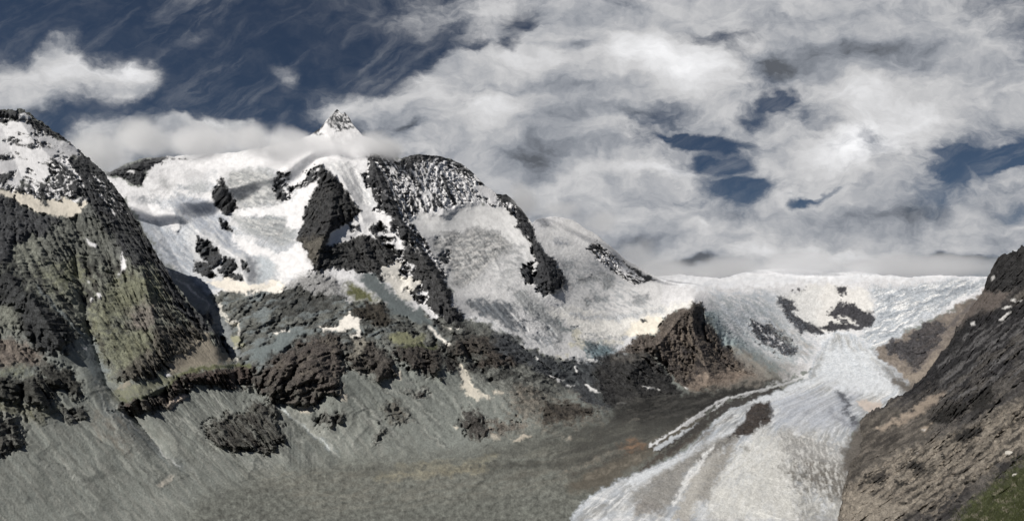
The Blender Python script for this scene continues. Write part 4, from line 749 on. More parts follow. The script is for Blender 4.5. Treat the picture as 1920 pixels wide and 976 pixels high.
def shift(a, dj, di):
    return np.roll(np.roll(a, -dj, 0), -di, 1)
def erode(X, Y, Z, it, K, m=.42):
    """let water run down the ground and cut its gullies; returns how deep it cut"""
    ny, nx = Z.shape; N_ = ny * nx; Z0 = Z; z = Z.astype(np.float64).copy(); base = np.arange(N_).reshape(ny, nx)
    A0 = np.abs(np.gradient(X, axis=1) * np.gradient(Y, axis=0)) + 1.0
    for _ in range(it):
        best = np.zeros(z.shape); rec = base.copy(); dd = np.ones(z.shape)
        for dj in (-1, 0, 1):
            for di in (-1, 0, 1):
                if dj == 0 and di == 0: continue
                zn = shift(z, dj, di); d = np.hypot(shift(X, dj, di) - X, shift(Y, dj, di) - Y) + .5
                sl = (z - zn) / d
                if dj == -1: sl[0] = -1
                if dj == 1: sl[-1] = -1
                if di == -1: sl[:, 0] = -1
                if di == 1: sl[:, -1] = -1
                k = sl > best; best[k] = sl[k]; rec[k] = shift(base, dj, di)[k]; dd[k] = d[k]
        zf = z.reshape(-1); order = np.argsort(-zf, kind='stable').tolist(); r = rec.reshape(-1).tolist(); acc = A0.reshape(-1).tolist()
        for i in order:
            j = r[i]
            if j != i: acc[j] += acc[i]
        f = (K * np.minimum(np.array(acc), 4e5) ** m / dd.reshape(-1)).tolist(); zz = zf.tolist()
        for i in reversed(order):
            j = r[i]
            if j != i: zz[i] = (zz[i] + f[i] * zz[j]) / (1 + f[i])
        z = np.array(zz).reshape(ny, nx)
        q = (shift(z, 1, 0) + shift(z, -1, 0) + shift(z, 0, 1) + shift(z, 0, -1)) / 4; z[1:-1, 1:-1] = z[1:-1, 1:-1] * .85 + q[1:-1, 1:-1] * .15
    return Z0 - z
def blur(a, r, n=3):
    for _ in range(n):
        for ax in (0, 1):
            p = [(0, 0), (0, 0)]; p[ax] = (r + 1, r); c = np.cumsum(np.pad(a, p, mode='edge'), axis=ax); k = 2 * r + 1
            a = (np.take(c, np.arange(k, c.shape[ax]), ax) - np.take(c, np.arange(0, c.shape[ax] - k), ax)) / k
    return a
def relief(name, cover, ctrl, sky, bottom, x0, x1, nx, ny, bump, gdir, names=None, back=14, amp=1.0, gam=1.0, jag=1.5, front=(0, -1, 0, 1.4), side=False, join=None, bed=(-.36, .1, .93)):
    """a sheet of ground from the foot up to its skyline and down the far side"""
    xs = np.linspace(x0, x1, nx); sk = np.array(sky, float); top = np.interp(xs, sk[:, 0], sk[:, 1]); top = top + fbm2(xs / 16, xs * 0 + 3.3, 5, .62) * jag
    if callable(bottom): bot = bottom(xs)
    else: bot = np.full(nx, float(bottom))
    t = np.linspace(0, 1, ny)[:, None]
    kw = 61; ref = np.convolve(np.pad(top, kw // 2, mode='edge'), np.ones(kw) / kw, 'valid')
    PX = np.repeat(xs[None], ny, 0); PY = bot[None] + (ref - bot)[None] * t + (top - ref)[None] * t ** 3
    D = tps(ctrl, PX, PY)
    for i in range(1, ny): D[i] = np.maximum(D[i], D[i - 1] * 1.00005)      # ground never folds back on itself
    X = D * (PX - CX) / F; Y = D; Z = D * (HY - PY) / F
    # far side of the skyline
    bx = []; hw = 60.0
    for k in range(1, back + 1):
        s = hw * k * (1 + .25 * k) * (D[-1] / 4000.0)
        bx.append((X[-1] * (1 + s / D[-1]), Y[-1] + s, Z[-1] - s * .75))
    PX = np.vstack([PX] + [xs[None]] * back); PY = np.vstack([PY] + [top[None]] * back)
    X = np.vstack([X] + [q[0][None] for q in bx]); Y = np.vstack([Y] + [q[1][None] for q in bx]); Z = np.vstack([Z] + [q[2][None] for q in bx])
    def normals(X, Y, Z):
        du = np.stack([np.gradient(q, axis=1) for q in (X, Y, Z)], -1); dv = np.stack([np.gradient(q, axis=0) for q in (X, Y, Z)], -1)
        n = np.cross(du, dv); return n / (np.linalg.norm(n, axis=-1, keepdims=True) + 1e-9)
    n = normals(X, Y, Z)
    col, rel, lift, dust, cre = cover.sample(PX, PY)
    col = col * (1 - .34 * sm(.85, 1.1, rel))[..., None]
    S = np.maximum(Y, 30) / F                      # metres per photo pixel here
    big = bumps(bump, PX, PY)
    env = np.ones(ny + back); env[:ny] = 1; ee = env[:, None]
    # large forms, then gullies down the fall line, then crags
    gx = X * gdir[0][0] + Y * gdir[0][1] + Z * gdir[0][2]; gy = X * gdir[1][0] + Y * gdir[1][1] + Z * gdir[1][2]; gz = Y * .25 + Z * .25
    sc = np.median(Y[:ny]) ; L = amp * 300.0
    big = big + (fbm3(X / L, Y / L, Z / L, 3) * 30 * amp) * np.clip(rel * 1.3, .1, 1) + lift * 1.5
    wv = fbm3(X / (L * .5), Y / (L * .5), Z / (L * .5), 2) * .5
    big = big + ridged3(gx / (L * .42) + wv, gy / (L * 1.7), gz / (L * 1.2), 4, .55) * 44 * gam * amp * np.clip(rel, .06, 1.3)
    h = ridged3(X / (L * .13), Y / (L * .13), Z / (L * .10), 5, .62) * 6.5 * amp * (.02 + 1.15 * sm(.3, 1.0, rel))
    rl = np.sqrt(X * X + Y * Y + Z * Z)
    big = big + ridged3(gx / (L * .13) + wv * 1.5, gy / (L * .75), gz / (L * .5), 4, .6) * 17 * amp * gam * sm(.3, 1.1, rel)
    # bedding: ledges along tilted layers
    bd = (X * bed[0] + Y * bed[1] + Z * bed[2]) / (26 * amp) + fbm3(X / (L * .6), Y / (L * .6), Z / (L * .6), 2) * 1.2
    stp = fbm2(bd * 1.0, X * 0 + fbm3(X / (L * 1.5), Y / (L * 1.5), Z / (L * 1.5), 1) * 2, 3, .6)
    big = big + np.clip(stp * 3.0, -1, 1) * 6.5 * amp * sm(.3, 1.1, rel)
    k = 1 - big / rl                                  # spurs stand forward of the slope
    Xa, Ya, Za = X * k, Y * k, Z * k
    nz_ = fbm3(X / (L * .05), Y / (L * .05), Z / (L * .05), 2) * 3 * amp
    e = np.zeros(X.shape)
    for st, it, K_ in ((4, 5, .045 * amp), (2, 4, .04 * amp), (1, 4, .03 * amp)):
        es = erode(Xa[:ny:st, ::st], Ya[:ny:st, ::st], (Za + nz_ - e * 0)[:ny:st, ::st], it, K_ * 6)
        if st > 1:                                     # back to the full grid
            jj = np.minimum(np.arange(ny) / st, es.shape[0] - 1.001); ii = np.minimum(np.arange(nx) / st, es.shape[1] - 1.001)
            j0 = jj.astype(int)[:, None]; i0 = ii.astype(int)[None]; fj = (jj - jj.astype(int))[:, None]; fi = (ii - ii.astype(int))[None]
            es = (es[j0, i0] * (1 - fi) + es[j0, i0 + 1] * fi) * (1 - fj) + (es[j0 + 1, i0] * (1 - fi) + es[j0 + 1, i0 + 1] * fi) * fj
        es = es - blur(es, 14 * st // 2 + 6)
        lim = np.array([0, 14, 26, 0, 40][st]) * amp
        e[:ny] += np.tanh(es / lim) * lim
    e[ny:] = e[ny - 1]
    e *= np.clip((rel - .3) * 1.35, .04, 1.2)
    # crevasses
    q_ = np.abs(pn3(X / 26 + wv, Y / 60, Z / 16)); q2 = np.abs(pn3(X / 60 + 9, Y / 30, Z / 9 + wv))
    crk = cre * np.clip(sm(.16, .0, q_) + sm(.13, .0, q2), 0, 1)
    crb = cre * fbm3(X / 45, Y / 45, Z / 25, 3)
    k = 1 + (e + crk * 9 * amp - crb * 9) / rl
    X = Xa * k + n[..., 0] * h; Y = Ya * k + n[..., 1] * h; Z = Za * k + n[..., 2] * h
    # what lies in them: snow in the gullies and on the ledges, blue ice in the crevasses
    n2 = normals(X, Y, Z); up = n2[..., 2] * np.sign(n2[..., 2].mean())
    g = np.clip(e / (16 * amp), -1, 1)
    sn = sm(.50, .62, dust + (dust > .02) * (.42 * g + .55 * (up - .55)))
    col = col * (1 - sn[..., None]) + np.array((.68, .68, .70)) * sn[..., None]
    col = col * (1 - (crk * .4)[..., None]) + np.array((.20, .24, .29)) * (crk * .4)[..., None]
    if join is not None:          # run smoothly into the ground it stands on
        (JP, JQ, JV), wfun = join
        jx = np.clip((PX - JP[0, 0]) / (JP[0, -1] - JP[0, 0]) * (JP.shape[1] - 1), 0, JP.shape[1] - 1.001)
        nj = int(JV.shape[0] - 14); ji = jx.astype(int); fx = jx - ji
        jj = np.zeros(PX.shape, int); fy = np.zeros(PX.shape)
        for r_ in range(PX.shape[1]):                 # each column of the sheet: look its rows up in the ground's own column
            q_ = JQ[:nj, ji[0, r_]] * (1 - fx[0, r_]) + JQ[:nj, ji[0, r_] + 1] * fx[0, r_]
            z_ = np.interp(-PY[:, r_], -q_, np.arange(nj)); z_ = np.clip(z_, 0, nj - 1.001); jj[:, r_] = z_.astype(int); fy[:, r_] = z_ - jj[:, r_]
        fx = fx[..., None]; fy = fy[..., None]
        W = (JV[jj, ji] * (1 - fx) + JV[jj, ji + 1] * fx) * (1 - fy) + (JV[jj + 1, ji] * (1 - fx) + JV[jj + 1, ji + 1] * fx) * fy
        w = wfun(PX, PY, top[None]); W = W * (1 - .0012 * (1 - w[..., None]) - .0004)
        w[ny:] = w[ny - 1]
        drop = np.zeros(NYY := ny + back); drop[ny:] = np.arange(1, back + 1) * 14.0
        X = X * (1 - w) + W[..., 0] * w; Y = Y * (1 - w) + (W[..., 1] + drop[:, None] * .5) * w; Z = Z * (1 - w) + (W[..., 2] - drop[:, None]) * w
    v = np.stack([X, Y, Z], -1).astype(np.float32); NY = ny + back
    if names is None: names = [(name, None)]
    ret = (PX, PY, v)
    # carry the ground on outside the picture: towards the viewer, and up the bank at its side
    fr = np.array([4, 12, 30, 60, 100, 160, 240, 340, 460, 620, 850], float)[::-1] * front[3]
    dz = np.array(front[:3], float)
    add = v[0][None] + fr[:, None, None] * dz[None, None]
    add[..., 2] = np.maximum(add[..., 2], -238.0) if front[2] < 0 else add[..., 2]
    add[..., 2] += fbm2(add[..., 0] / 40, add[..., 1] / 40, 4) * 6 * np.minimum(fr / 40, 1)[:, None] * (1 if front[2] < 0 else .4)
    v = np.vstack([add.astype(np.float32), v]); k_ = len(fr)
    def padr(a): return np.concatenate([np.repeat(a[:1], k_, 0), a], 0)
    cm = col[0].mean(0); col, rel, S, PX, PY = padr(col), padr(rel), padr(S), padr(PX), padr(PY)
    wv_ = np.linspace(1, 0, k_)[:, None, None] ** .5; col[:k_] = col[:k_] * (1 - wv_) + cm * wv_
    if side:
        sd = np.array([3, 8, 16, 30, 50, 80, 120, 180, 260, 380], float)
        ad = v[:, -1:] + sd[None, :, None] * np.array((1.0, 0.1, .75))[None, None]
        ad[..., 2] += fbm2(ad[..., 0] / 25, ad[..., 1] / 25, 4) * 5 * np.minimum(sd / 30, 1)[None]
        v = np.concatenate([v, ad.astype(np.float32)], 1)
        def padc(a): return np.concatenate([a, np.repeat(a[:, -1:], len(sd), 1)], 1)
        col, rel, S, PX, PY = padc(col), padc(rel), padc(S), padc(PX), padc(PY)
    else:                          # and on to the left of the picture
        sd = np.array([8, 25, 60, 110, 180, 270, 380, 520, 700, 950, 1300, 1800, 2500], float)[::-1]
        ad = v[:, :1] + sd[None, :, None] * np.array((-1.0, .15, -.02))[None, None]
        ad[..., 2] += (ridged3(ad[..., 0] / 260, ad[..., 1] / 260, ad[..., 2] / 500, 4) * 90) * np.minimum(sd / 200, 1)[None] * np.clip((ad[..., 2] + 230) / 200, 0, 1)
        v = np.concatenate([ad.astype(np.float32), v], 1)
        def padl(a): return np.concatenate([np.repeat(a[:, :1], len(sd), 1), a], 1)
        col, rel, S, PX, PY = padl(col), padl(rel), padl(S), padl(PX), padl(PY)
    NY, nx = v.shape[:2]
    idx = np.arange(NY * nx).reshape(NY, nx)
    q = np.stack([idx[:-1, :-1], idx[:-1, 1:], idx[1:, 1:], idx[1:, :-1]], -1).reshape(-1, 4)
    cxp = (PX[:-1, :-1] + PX[1:, 1:]).reshape(-1) / 2; cyp = (PY[:-1, :-1] + PY[1:, 1:]).reshape(-1) / 2
    owner = np.zeros(len(q), int)
    for k, (nm, pg) in enumerate(names):
        if pg is None: continue
        ins = np.zeros(len(q), bool); nn = len(pg)
        wx = fbm2(cxp / 40, cyp / 40, 2) * 5
        for i in range(nn):
            ax, ay = pg[i]; b_x, b_y = pg[(i + 1) % nn]
            ins ^= ((ay > cyp) != (b_y > cyp)) & (cxp + wx < (b_x - ax) * (cyp - ay) / (b_y - ay + 1e-9) + ax)
        owner[ins] = k
    out = []
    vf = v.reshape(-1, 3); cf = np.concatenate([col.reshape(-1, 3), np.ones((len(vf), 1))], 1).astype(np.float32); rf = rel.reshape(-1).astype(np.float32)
    gf = S.reshape(-1).astype(np.float32)
    for k, (nm, pg) in enumerate(names):
        f = q[owner == k]
        if len(f) == 0: continue
        used, inv = np.unique(f, return_inverse=True); inv = inv.reshape(-1)
        me = bpy.data.meshes.new(nm); me.vertices.add(len(used)); me.vertices.foreach_set('co', vf[used].reshape(-1))
        me.loops.add(len(inv)); me.loops.foreach_set('vertex_index', inv.astype(np.int32))
        me.polygons.add(len(f)); me.polygons.foreach_set('loop_start', np.arange(len(f), dtype=np.int32) * 4); me.polygons.foreach_set('loop_total', np.full(len(f), 4, np.int32))
        a = me.attributes.new('cover', 'FLOAT_COLOR', 'POINT'); a.data.foreach_set('color', cf[used].reshape(-1))
        a = me.attributes.new('rugged', 'FLOAT', 'POINT'); a.data.foreach_set('value', rf[used])
        a = me.attributes.new('grain', 'FLOAT', 'POINT'); a.data.foreach_set('value', np.clip(gf[used], .02, 8))
        me.update(calc_edges=True); me.polygons.foreach_set('use_smooth', np.ones(len(f), bool))
        me.materials.append(GROUND)
        o = bpy.data.objects.new(nm, me); COL.objects.link(o); o['kind'] = 'structure'; out.append(o)
    return out, ret

CT_B = [(x, 1050, 700 if x < 1200 else 690) for x in (-160, 200, 600, 1000, 1400, 1900, 2080)]
CT_B += [(x, 915, 1010) for x in (-100, 200, 640, 850, 1000, 1150, 1300, 1450, 1600)] + [(1800,915,1010),(2050,915,1010)]
def colm(px, lst): return [(px, a, b) for a, b in lst]
CT_B += colm(-120, [(850,1150),(700,1500),(500,2300),(300,3600)]) + colm(150, [(850,1150),(700,1500),(500,2300),(320,3500)])
CT_B += colm(400, [(850,1180),(760,1360),(700,1520),(600,1950),(540,2350),(480,2800),(400,3250),(330,3700),(292,4000)])
CT_B += colm(640, [(860,1190),(760,1400),(660,1680),(600,1950),(500,2450),(400,2950),(300,3450),(215,3950)])
CT_B += colm(850, [(860,1200),(760,1560),(680,1880),(600,2300),(500,2950),(400,3500),(298,4050)])
CT_B += colm(1000, [(850,1250),(770,1600),(700,2050),(640,2420),(560,2920),(480,3420),(410,4050)])
CT_B += colm(1150, [(850,1260),(780,1750),(740,2150),(700,2480),(650,2880),(600,3280),(540,3780),(470,4400)])
CT_B += colm(1300, [(850,1260),(800,1600),(755,2250),(720,2700),(660,3080),(600,3380),(560,3850),(535,4600),(510,6300)])
CT_B += colm(1450, [(850,1270),(800,1620),(750,2300),(715,2900),(670,3600),(620,4300),(560,5300),(535,5900),(508,7300)])
CT_B += colm(1600, [(850,1280),(800,1640),(750,2300),(700,3100),(650,3800),(600,4700),(560,5500),(530,6200),(510,7400)])
CT_B += colm(1750, [(850,1280),(750,2000),(700,2500),(640,3200),(600,3900),(560,5000),(530,6100),(512,7300)])
CT_B += colm(1950, [(850,1280),(700,2200),(600,3600),(540,5600),(512,7200)])
SKY_B = [(-160,310),(150,310),(205,322),(240,305),(275,295),(315,293),(380,290),(450,284),(520,272),(560,262),(580,254),(590,246),(600,240),(610,229),(620,217),(627,208),(632,205),(637,210),(642,213),(647,209),(654,219),(663,236),(680,254),(700,262),(735,276),(748,298),(765,293),(785,288),(800,290),(820,291),(845,298),(865,306),(885,322),(905,342),(930,362),(950,364),(965,378),(985,400),(998,418),(1005,412),(1040,405),(1075,412),(1100,430),(1120,441),(1150,466),(1180,490),(1215,510),(1232,519),(1270,514),(1310,517),(1350,522),(1385,513),(1420,506),(1470,502),(1510,505),(1560,511),(1600,508),(1640,513),(1700,519),(1760,516),(1850,518),(2080,520)]
BUMP_B = [
 ([(628,205),(612,245),(640,300),(690,330),(740,400),(790,470),(845,560)], 60, 80),
 ([(700,300),(720,360),(760,430),(820,520),(850,580)], 38, 60),
 ([(600,310),(625,360),(615,430),(590,480)], 55, 150),
 ([(640,330),(680,410)], 26, 50),
 ([(412,330),(425,395)], 26, 70),
 ([(240,300),(280,330)], 40, 60),
 ([(375,440),(430,490),(470,530)], 34, 50),
 ([(800,285),(840,340),(830,400)], 60, 90),
 ([(900,330),(960,380),(1005,450),(1040,540)], 36, 80),
 ([(1075,405),(1150,470),(1225,520)], 34, 110),
 ([(1302,560),(1300,620),(1330,700)], 48, 200),
 ([(1302,560),(1240,640),(1180,700),(1200,740)], 40, 120),
 ([(1302,572),(1370,640),(1450,705)], 30, 90),
 ([(560,500),(640,560),(700,600),(860,640),(1010,690)], 60, 60),
 ([(500,700),(600,680),(640,730)], 60, 55),
 ([(650,670),(760,680),(830,690)], 42, 50),
 ([(860,640),(960,650)], 40, 40),
 ([(440,790),(520,800)], 50, 26),
 ([(400,560),(430,660),(520,760),(640,860)], 26, -22),
 ([(1150,700),(1240,720),(1240,680)], 60, 60),
 ([(1600,590),(1640,590)], 50, 80),
 ([(1420,620),(1480,660)], 36, 60),
 ([(1690,640),(1760,620),(1830,560)], 50, 60),
 ([(1425,755),(1395,800),(1320,860),(1250,930)], 20, 7),
 ([(1460,728),(1375,758),(1290,812),(1235,842)], 12, 6),
 ([(1180,630),(1110,690),(1050,740)], 36, -40),
 ([(275,380),(340,500),(420,600)], 40, -50),
 ([(520,330),(540,420),(520,520)], 50, -40),
]
GL = [(1040,1100),(1080,950),(1131,915),(1180,890),(1240,850),(1225,826),(1270,798),(1311,775),(1365,748),(1440,723),(1512,700),(1470,705),(1400,665),(1345,600),(1318,572),(1290,570),(1262,582),(1180,640),(1110,690),(1000,655),(930,612),(862,592),(845,520),(800,460),(770,420),(800,400),(870,400),(930,372),(985,398),(1005,450),(1060,545),(1080,430),(1110,432),(1150,480),(1232,525),(1232,440),(2100,440),(2100,540),(1850,540),(1800,575),(1740,600),(1660,630),(1655,685),(1700,715),(1700,742),(1620,790),(1590,820),(1578,860),(1590,915),(1640,1100)]
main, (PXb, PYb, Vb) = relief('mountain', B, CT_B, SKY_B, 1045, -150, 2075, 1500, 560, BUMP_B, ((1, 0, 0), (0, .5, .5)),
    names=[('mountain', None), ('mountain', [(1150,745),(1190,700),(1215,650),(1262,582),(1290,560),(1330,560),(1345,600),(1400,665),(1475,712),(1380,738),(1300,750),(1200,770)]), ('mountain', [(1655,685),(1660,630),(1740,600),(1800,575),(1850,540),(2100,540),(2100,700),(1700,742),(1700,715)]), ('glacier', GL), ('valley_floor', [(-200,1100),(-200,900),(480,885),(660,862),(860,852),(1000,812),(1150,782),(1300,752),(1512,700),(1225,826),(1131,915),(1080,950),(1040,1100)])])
CT_A = colm(-140, [(1050,640),(915,760),(800,900),(700,1020),(600,1180),(500,1400),(400,1650),(300,1900),(210,2150)])
CT_A += colm(0, [(1050,660),(915,800),(800,950),(700,1080),(600,1250),(500,1480),(400,1740),(300,2000),(205,2250)])
CT_A += colm(150, [(1050,680),(915,860),(800,1030),(700,1180),(600,1380),(500,1620),(400,1900),(285,2280)])
CT_A += colm(300, [(1050,690),(915,920),(800,1120),(700,1300),(600,1540),(490,1850)])
CT_A += colm(420, [(1050,695),(915,960),(850,1090),(760,1290),(700,1440),(655,1590)])
CT_A += colm(560, [(1050,698),(930,960),(850,1150),(800,1250)]) + colm(700, [(1050,699),(920,985)])
SKY_A = [(-160,215),(0,205),(20,204),(45,207),(62,216),(80,230),(100,244),(120,256),(135,268),(150,280),(165,294),(180,308),(195,324),(210,341),(222,358),(235,377),(248,398),(262,420),(276,443),(290,466),(310,502),(325,524),(340,546),(355,568),(372,588),(390,600),(405,622),(418,645),(430,668),(450,692),(480,722),(530,775),(590,828),(640,866),(700,920),(760,1020)]
BUMP_A = [
 ([(20,200),(60,260),(130,330),(200,430),(270,520)], 60, 60),
 ([(150,280),(220,370),(300,500),(380,600)], 30, -20),
 ([(260,480),(280,560),(300,640),(260,700)], 60, 60),
 ([(0,500),(60,560),(110,640)], 60, 60),
 ([(140,480),(160,600),(200,720),(300,840)], 34, -40),
 ([(230,760),(340,710),(460,695)], 26, 30),
 ([(0,720),(70,740)], 60, 30),
 ([(0,230),(40,330)], 60, -30),
]
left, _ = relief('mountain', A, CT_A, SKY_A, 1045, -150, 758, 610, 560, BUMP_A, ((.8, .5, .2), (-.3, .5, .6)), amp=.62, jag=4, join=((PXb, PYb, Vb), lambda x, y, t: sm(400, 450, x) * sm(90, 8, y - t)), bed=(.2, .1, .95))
CT_R = colm(1585, [(1050,560),(915,1000),(870,1190)]) + colm(1620, [(1050,420),(915,900),(850,1250),(800,1600),(777,1850)])
CT_R += colm(1700, [(1050,220),(950,460),(850,900),(780,1400),(735,1850)]) + colm(1780, [(1050,150),(950,300),(850,560),(750,950),(680,1400),(640,1650)])
CT_R += colm(1850, [(1050,110),(950,200),(850,370),(750,620),(650,960),(560,1350),(515,1500)])
CT_R += colm(1920, [(1050,85),(950,140),(850,250),(750,420),(650,680),(550,1000),(462,1250)]) + colm(2070, [(1050,60),(950,90),(800,190),(650,400),(500,760),(400,1000)])
SKY_R = [(1560,1030),(1578,930),(1582,880),(1586,850),(1592,820),(1620,780),(1656,757),(1692,738),(1733,706),(1755,675),(1787,633),(1792,612),(1823,572),(1836,556),(1843,546),(1848,530),(1852,515),(1860,500),(1872,484),(1888,472),(1905,466),(1920,462),(2080,380)]
BUMP_R = [([(1920,470),(1860,520),(1800,610),(1740,700)], 34, 12), ([(1920,600),(1840,690),(1750,770)], 40, 14), ([(1920,760),(1820,820),(1700,880)], 30, 8), ([(1920,680),(1800,770),(1680,830)], 24, -8)]
right, (PXr, PYr, Vr) = relief('mountain', R, CT_R, SKY_R, 1048, 1564, 2075, 420, 520, BUMP_R, ((.55, 0, .83), (-.36, -.90, .24)), amp=.30, gam=1.7, jag=6, front=(-1, -.9, -.62, .5), side=True, back=12, bed=(.55, .05, .83))
for o, l, k in ((main[0], 'rocky mountain range with the pointed summit, hanging snowfields and scree slopes', 'mountain'), (main[1], 'brown blunt rock tower standing above the bend of the glacier', 'mountain'),
                (main[2], 'tan gravel slope with dark outcrops on the far right bank', 'mountain'), (main[3], 'white valley glacier with its icefalls and snow plateau', 'glacier'), (main[4], 'grey gravel plain left of the glacier tongue', 'valley'),
                (left[0], 'steep near mountain at the left with a snow-covered face', 'mountain'), (right[0], 'dark near hillside at the right running down to the ice', 'mountain')):
    o['label'] = l; o['category'] = k

# ------------------------------------------------------------------ grass and loose rocks on the near right slope
def on_right(px, py):
    i = int(np.argmin(np.abs(PXr[0] - px))); j = int(np.argmin(np.abs(PYr[:500, i] - py)))
    return Vector(Vr[j, i].tolist())
def mat_simple(name, c, var, rough=.9, scale=2.0):
    m = bpy.data.materials.new(name); m.use_nodes = True; N = NT(m.node_tree); b = N.n['Principled BSDF']
    b.inputs['Roughness'].default_value = rough; b.inputs['Specular IOR Level'].default_value = .15
    g = N.new('ShaderNodeNewGeometry'); n = N.noise(g.outputs['Position'], scale, 6, .65).outputs[0]
    N.l.new(N.v('SCALE', tuple(c), sc=N.m('ADD', 1 - var / 2, N.m('MULTIPLY', n, var))), b.inputs['Base Color'])
    bp = N.new('ShaderNodeBump'); bp.inputs['Strength'].default_value = .6; bp.inputs['Distance'].default_value = .15; N.l.new(n, bp.inputs['Height']); N.l.new(bp.outputs[0], b.inputs['Normal'])
    return m
PALE = mat_simple('pale_stone', (.50, .48, .44), .7); GREYS = mat_simple('grey_stone', (.20, .185, .17), .9)
def boulder_mesh(seed, mat):
    import bmesh
    bm = bmesh.new(); bmesh.ops.create_icosphere(bm, subdivisions=3, radius=1.0)
    r = np.random.RandomState(seed); planes = [Vector(r.normal(size=3)).normalized() for _ in range(9)]; ds = r.uniform(.55, .85, 9)
    st = Vector((r.uniform(.9, 1.4), r.uniform(.7, 1.0), r.uniform(.5, .8)))
    for v in bm.verts:
        p = v.co.copy()
        for n_, d_ in zip(planes, ds):                # flat broken faces
            k = p.dot(n_)
            if k > d_: p -= n_ * (k - d_) * .92
        q = np.array([[p.x * 2.3 + seed], [p.y * 2.3], [p.z * 2.3]]); p *= 1 + .10 * float(pn3(q[0], q[1], q[2])[0])
        v.co = Vector((p.x * st.x, p.y * st.y, p.z * st.z))
    me = bpy.data.meshes.new('boulder'); bm.to_mesh(me); bm.free(); me.materials.append(mat); return me
BM = [boulder_mesh(i + 3, PALE) for i in range(3)] + [boulder_mesh(i + 13, GREYS) for i in range(5)]
def boulder(px, py, wpx, mesh, label, group):
    p = on_right(px, py); r = wpx / 2 * p.y / F; r_ = np.random.RandomState(int(px * 7 + py))
    o = bpy.data.objects.new('boulder', mesh); COL.objects.link(o); o.location = p + Vector((0, 0, r * .12)); o.scale = (r, r * r_.uniform(.8, 1.1), r * r_.uniform(.8, 1.1))
    o.rotation_euler = (r_.uniform(-.3, .3), r_.uniform(-.3, .3), r_.uniform(0, 6.28)); o['label'] = label; o['category'] = 'boulder'
    if group: o['group'] = group
boulder(1895, 852, 17, BM[0], 'white angular boulder in the grass nearest the right edge, upper of two', 'pale boulders in the grass')
boulder(1903, 888, 13, BM[1], 'white pointed boulder in the grass near the bottom right corner, lower of two', 'pale boulders in the grass')
rb = np.random.RandomState(11); spots = []
while len(spots) < 16:
    px = rb.uniform(1640, 1912); py = rb.uniform(720, 905); lo = 915 - (px - 1600) * .62
    if py < lo - 10 or (px > 1790 and py > 905 - (px - 1790) * .8) or any(abs(px - q[0]) < 11 for q in spots): continue
    spots.append((px, py))
ORD = ['first', 'second', 'third', 'fourth', 'fifth', 'sixth', 'seventh', 'eighth', 'ninth', 'tenth', 'eleventh', 'twelfth', 'thirteenth', 'fourteenth', 'fifteenth', 'last']
for k, (px, py) in enumerate(sorted(spots)):
    boulder(px, py, rb.uniform(3.5, 7.5), BM[3 + k % 5], 'small grey-brown rock loose on the tan slope above the grass, %s from the left' % ORD[k] if k < 15 else 'small grey-brown rock loose on the tan slope, nearest the right edge', 'loose rocks on the tan slope')

def grass_tufts():
    r = np.random.RandomState(5); vs = []; fs = []; cnt = 0
    jj, ii = np.where((PXr[:500] > 1770) & (PYr[:500] > 790) & (PYr[:500] < 1046)); pick = r.choice(len(jj), 60000)
    for q in pick:
        j, i = jj[q], ii[q]; px, py = PXr[j, i], PYr[j, i]
        edge = (py - (955 - (px - 1795) * .92)) + 14 * float(COVN[int(py) % 400, int(px) % 400])
        if edge < 0 or r.rand() > min(1, edge / 26 + .12): continue
        p = Vr[j, i] + r.normal(size=3) * (.5, .9, 0); hgt = r.uniform(.12, .5); a = r.uniform(0, 6.28)
        for b_ in range(3):
            aa = a + b_ * 2.1; w = hgt * .30; lx, ly = math.cos(aa) * hgt * .5, math.sin(aa) * hgt * .5
            vs += [(p[0] - ly * w * 2, p[1] + lx * w * 2, p[2] - .25), (p[0] + ly * w * 2, p[1] - lx * w * 2, p[2] - .25), (p[0] + lx, p[1] + ly, p[2] + hgt)]
            fs.append((cnt, cnt + 1, cnt + 2)); cnt += 3
    me = bpy.data.meshes.new('grass'); me.from_pydata(vs, [], fs); me.update(); me.materials.append(mat_simple('alpine_grass', (.060, .070, .030), 1.2, scale=.35))
    o = bpy.data.objects.new('grass', me); COL.objects.link(o); o['kind'] = 'stuff'; o['label'] = 'short green alpine grass in the bottom right corner'; o['category'] = 'grass'
COVN = fbm2(np.mgrid[0:400, 0:400][1] / 14., np.mgrid[0:400, 0:400][0] / 10., 4)
grass_tufts()

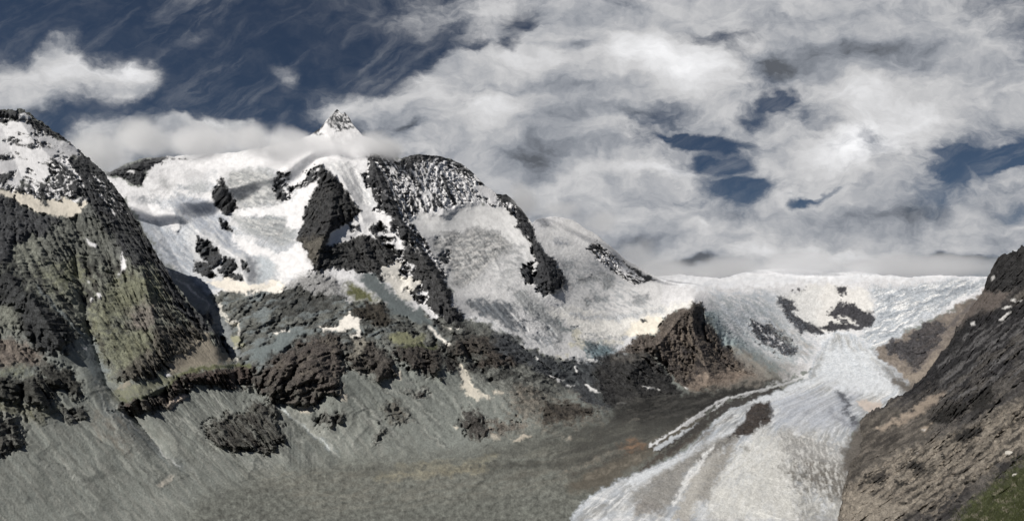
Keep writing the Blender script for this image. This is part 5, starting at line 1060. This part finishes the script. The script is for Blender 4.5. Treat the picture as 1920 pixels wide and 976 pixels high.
# ------------------------------------------------------------------ clouds lying against the range
def at(px, py, D): return ((px - CX) / F * D, D, (HY - py) / F * D)
def cloud(label, st, sigma, depth, seed, thr=.38, nscale=1/240., namp=2.0):
    """st: swellings (column, row, half width, half height, distance); a lofted billowing body filled with droplets"""
    mid = st[len(st) // 2]; c = at(mid[0], mid[1], mid[4])
    me = bpy.data.meshes.new('cloud'); vs = []; fs = []; n = 28
    P = [(np.array(at(a, b, d)) - np.array(c), rx * d / F, ry * d / F) for a, b, rx, ry, d in st]
    xs0 = P[0][0][0] - P[0][1]; xs1 = P[-1][0][0] + P[-1][1]; m = 56
    for i in range(m + 1):
        x = xs0 + (xs1 - xs0) * (.5 - .5 * math.cos(math.pi * i / m))
        up = dn = None; wy = 0; yy = 0; ww = 0
        for q, rx, rz in P:
            u = abs(x - q[0]) / (rx * 1.02)
            k = math.sqrt(max(0, 1 - u * u)); g = math.exp(-u * u * 1.5); yy += q[1] * g; ww += g
            if u < 1:
                up = max(up, q[2] + rz * k) if up is not None else q[2] + rz * k
                dn = min(dn, q[2] - rz * k) if dn is not None else q[2] - rz * k
                wy = max(wy, depth * k)
        if up is None: up = dn = P[0 if i < m / 2 else -1][0][2]; 
        yc = yy / max(ww, 1e-6)
        for j in range(n):
            a = 2 * math.pi * j / n
            vs.append((x, yc + math.cos(a) * (wy + 1), (up + dn) / 2 + math.sin(a) * ((up - dn) / 2 + 1)))
    for i in range(m):
        for j in range(n):
            a = i * n + j; b = i * n + (j + 1) % n; fs.append((a, b, b + n, a + n))
    fs.append(tuple(range(n))[::-1]); fs.append(tuple(m * n + j for j in range(n)))
    me.from_pydata(vs, [], fs); me.update()
    mt = bpy.data.materials.new('cloud_vapour'); mt.use_nodes = True; N = NT(mt.node_tree); N.n.clear()
    out = N.new('ShaderNodeOutputMaterial'); vol = N.new('ShaderNodeVolumePrincipled'); N.l.new(vol.outputs[0], out.inputs['Volume'])
    vol.inputs['Color'].default_value = (.96, .962, .97, 1); vol.inputs['Anisotropy'].default_value = .25
    tc = N.new('ShaderNodeTexCoord').outputs['Object']; acc = None
    nz = N.noise(N.v('ADD', tc, (seed * 913., seed * 411., 0)), nscale, 5, .6)
    wp = N.v('ADD', tc, N.v('SCALE', N.v('SUBTRACT', nz.outputs['Color'], (.5, .5, .5)), sc=130.0))
    for q, rx, rz in P:
        mp = N.new('ShaderNodeMapping', vector_type='TEXTURE'); N.l.new(wp, mp.inputs[0])
        mp.inputs['Location'].default_value = tuple(q); mp.inputs['Scale'].default_value = (rx, depth, rz)
        f = N.mr(N.v('LENGTH', mp.outputs[0]), 1.0, 0.0, 0.0, 1.0)
        acc = f if acc is None else N.m('MAXIMUM', acc, f)
    dd = N.m('ADD', acc, N.m('MULTIPLY', N.m('SUBTRACT', nz.outputs[0], .5), namp))
    dd = N.m('MULTIPLY', N.mr(dd, thr - .2, thr + .6, 0, sigma), N.mr(acc, 0.0, .22))
    N.l.new(dd, vol.inputs['Density'])
    me.materials.append(mt)
    o = bpy.data.objects.new('cloud', me); COL.objects.link(o); o.location = c
    o['label'] = label; o['category'] = 'cloud'; o['group'] = 'clouds lying against the mountains'
    return o
cloud('long grey cloud bank wrapped round the neck of the pointed summit', [(185,290,95,66,3000),(270,262,95,62,3150),(365,262,100,52,3300),(455,262,95,56,3350),(540,274,85,50,3400),(620,280,80,40,3450),(685,274,80,46,3500),(725,282,60,36,3500)], .02, 170, 1)
cloud('thin mist clinging to the snowy ridge left of the valley head', [(985,375,60,50,4050),(1050,395,75,38,4100),(1120,420,70,42,4200),(1190,468,70,48,4400),(1250,492,70,38,4700)], .007, 220, 3, thr=.45)
cloud('low cloud layer resting on the far snow plateau', [(1250,512,120,36,7000),(1370,506,130,38,7100),(1500,500,140,40,7200),(1640,502,140,38,7200),(1780,504,140,34,7200),(1910,505,100,32,7200)], .0045, 420, 5, thr=.15, nscale=1/600.)
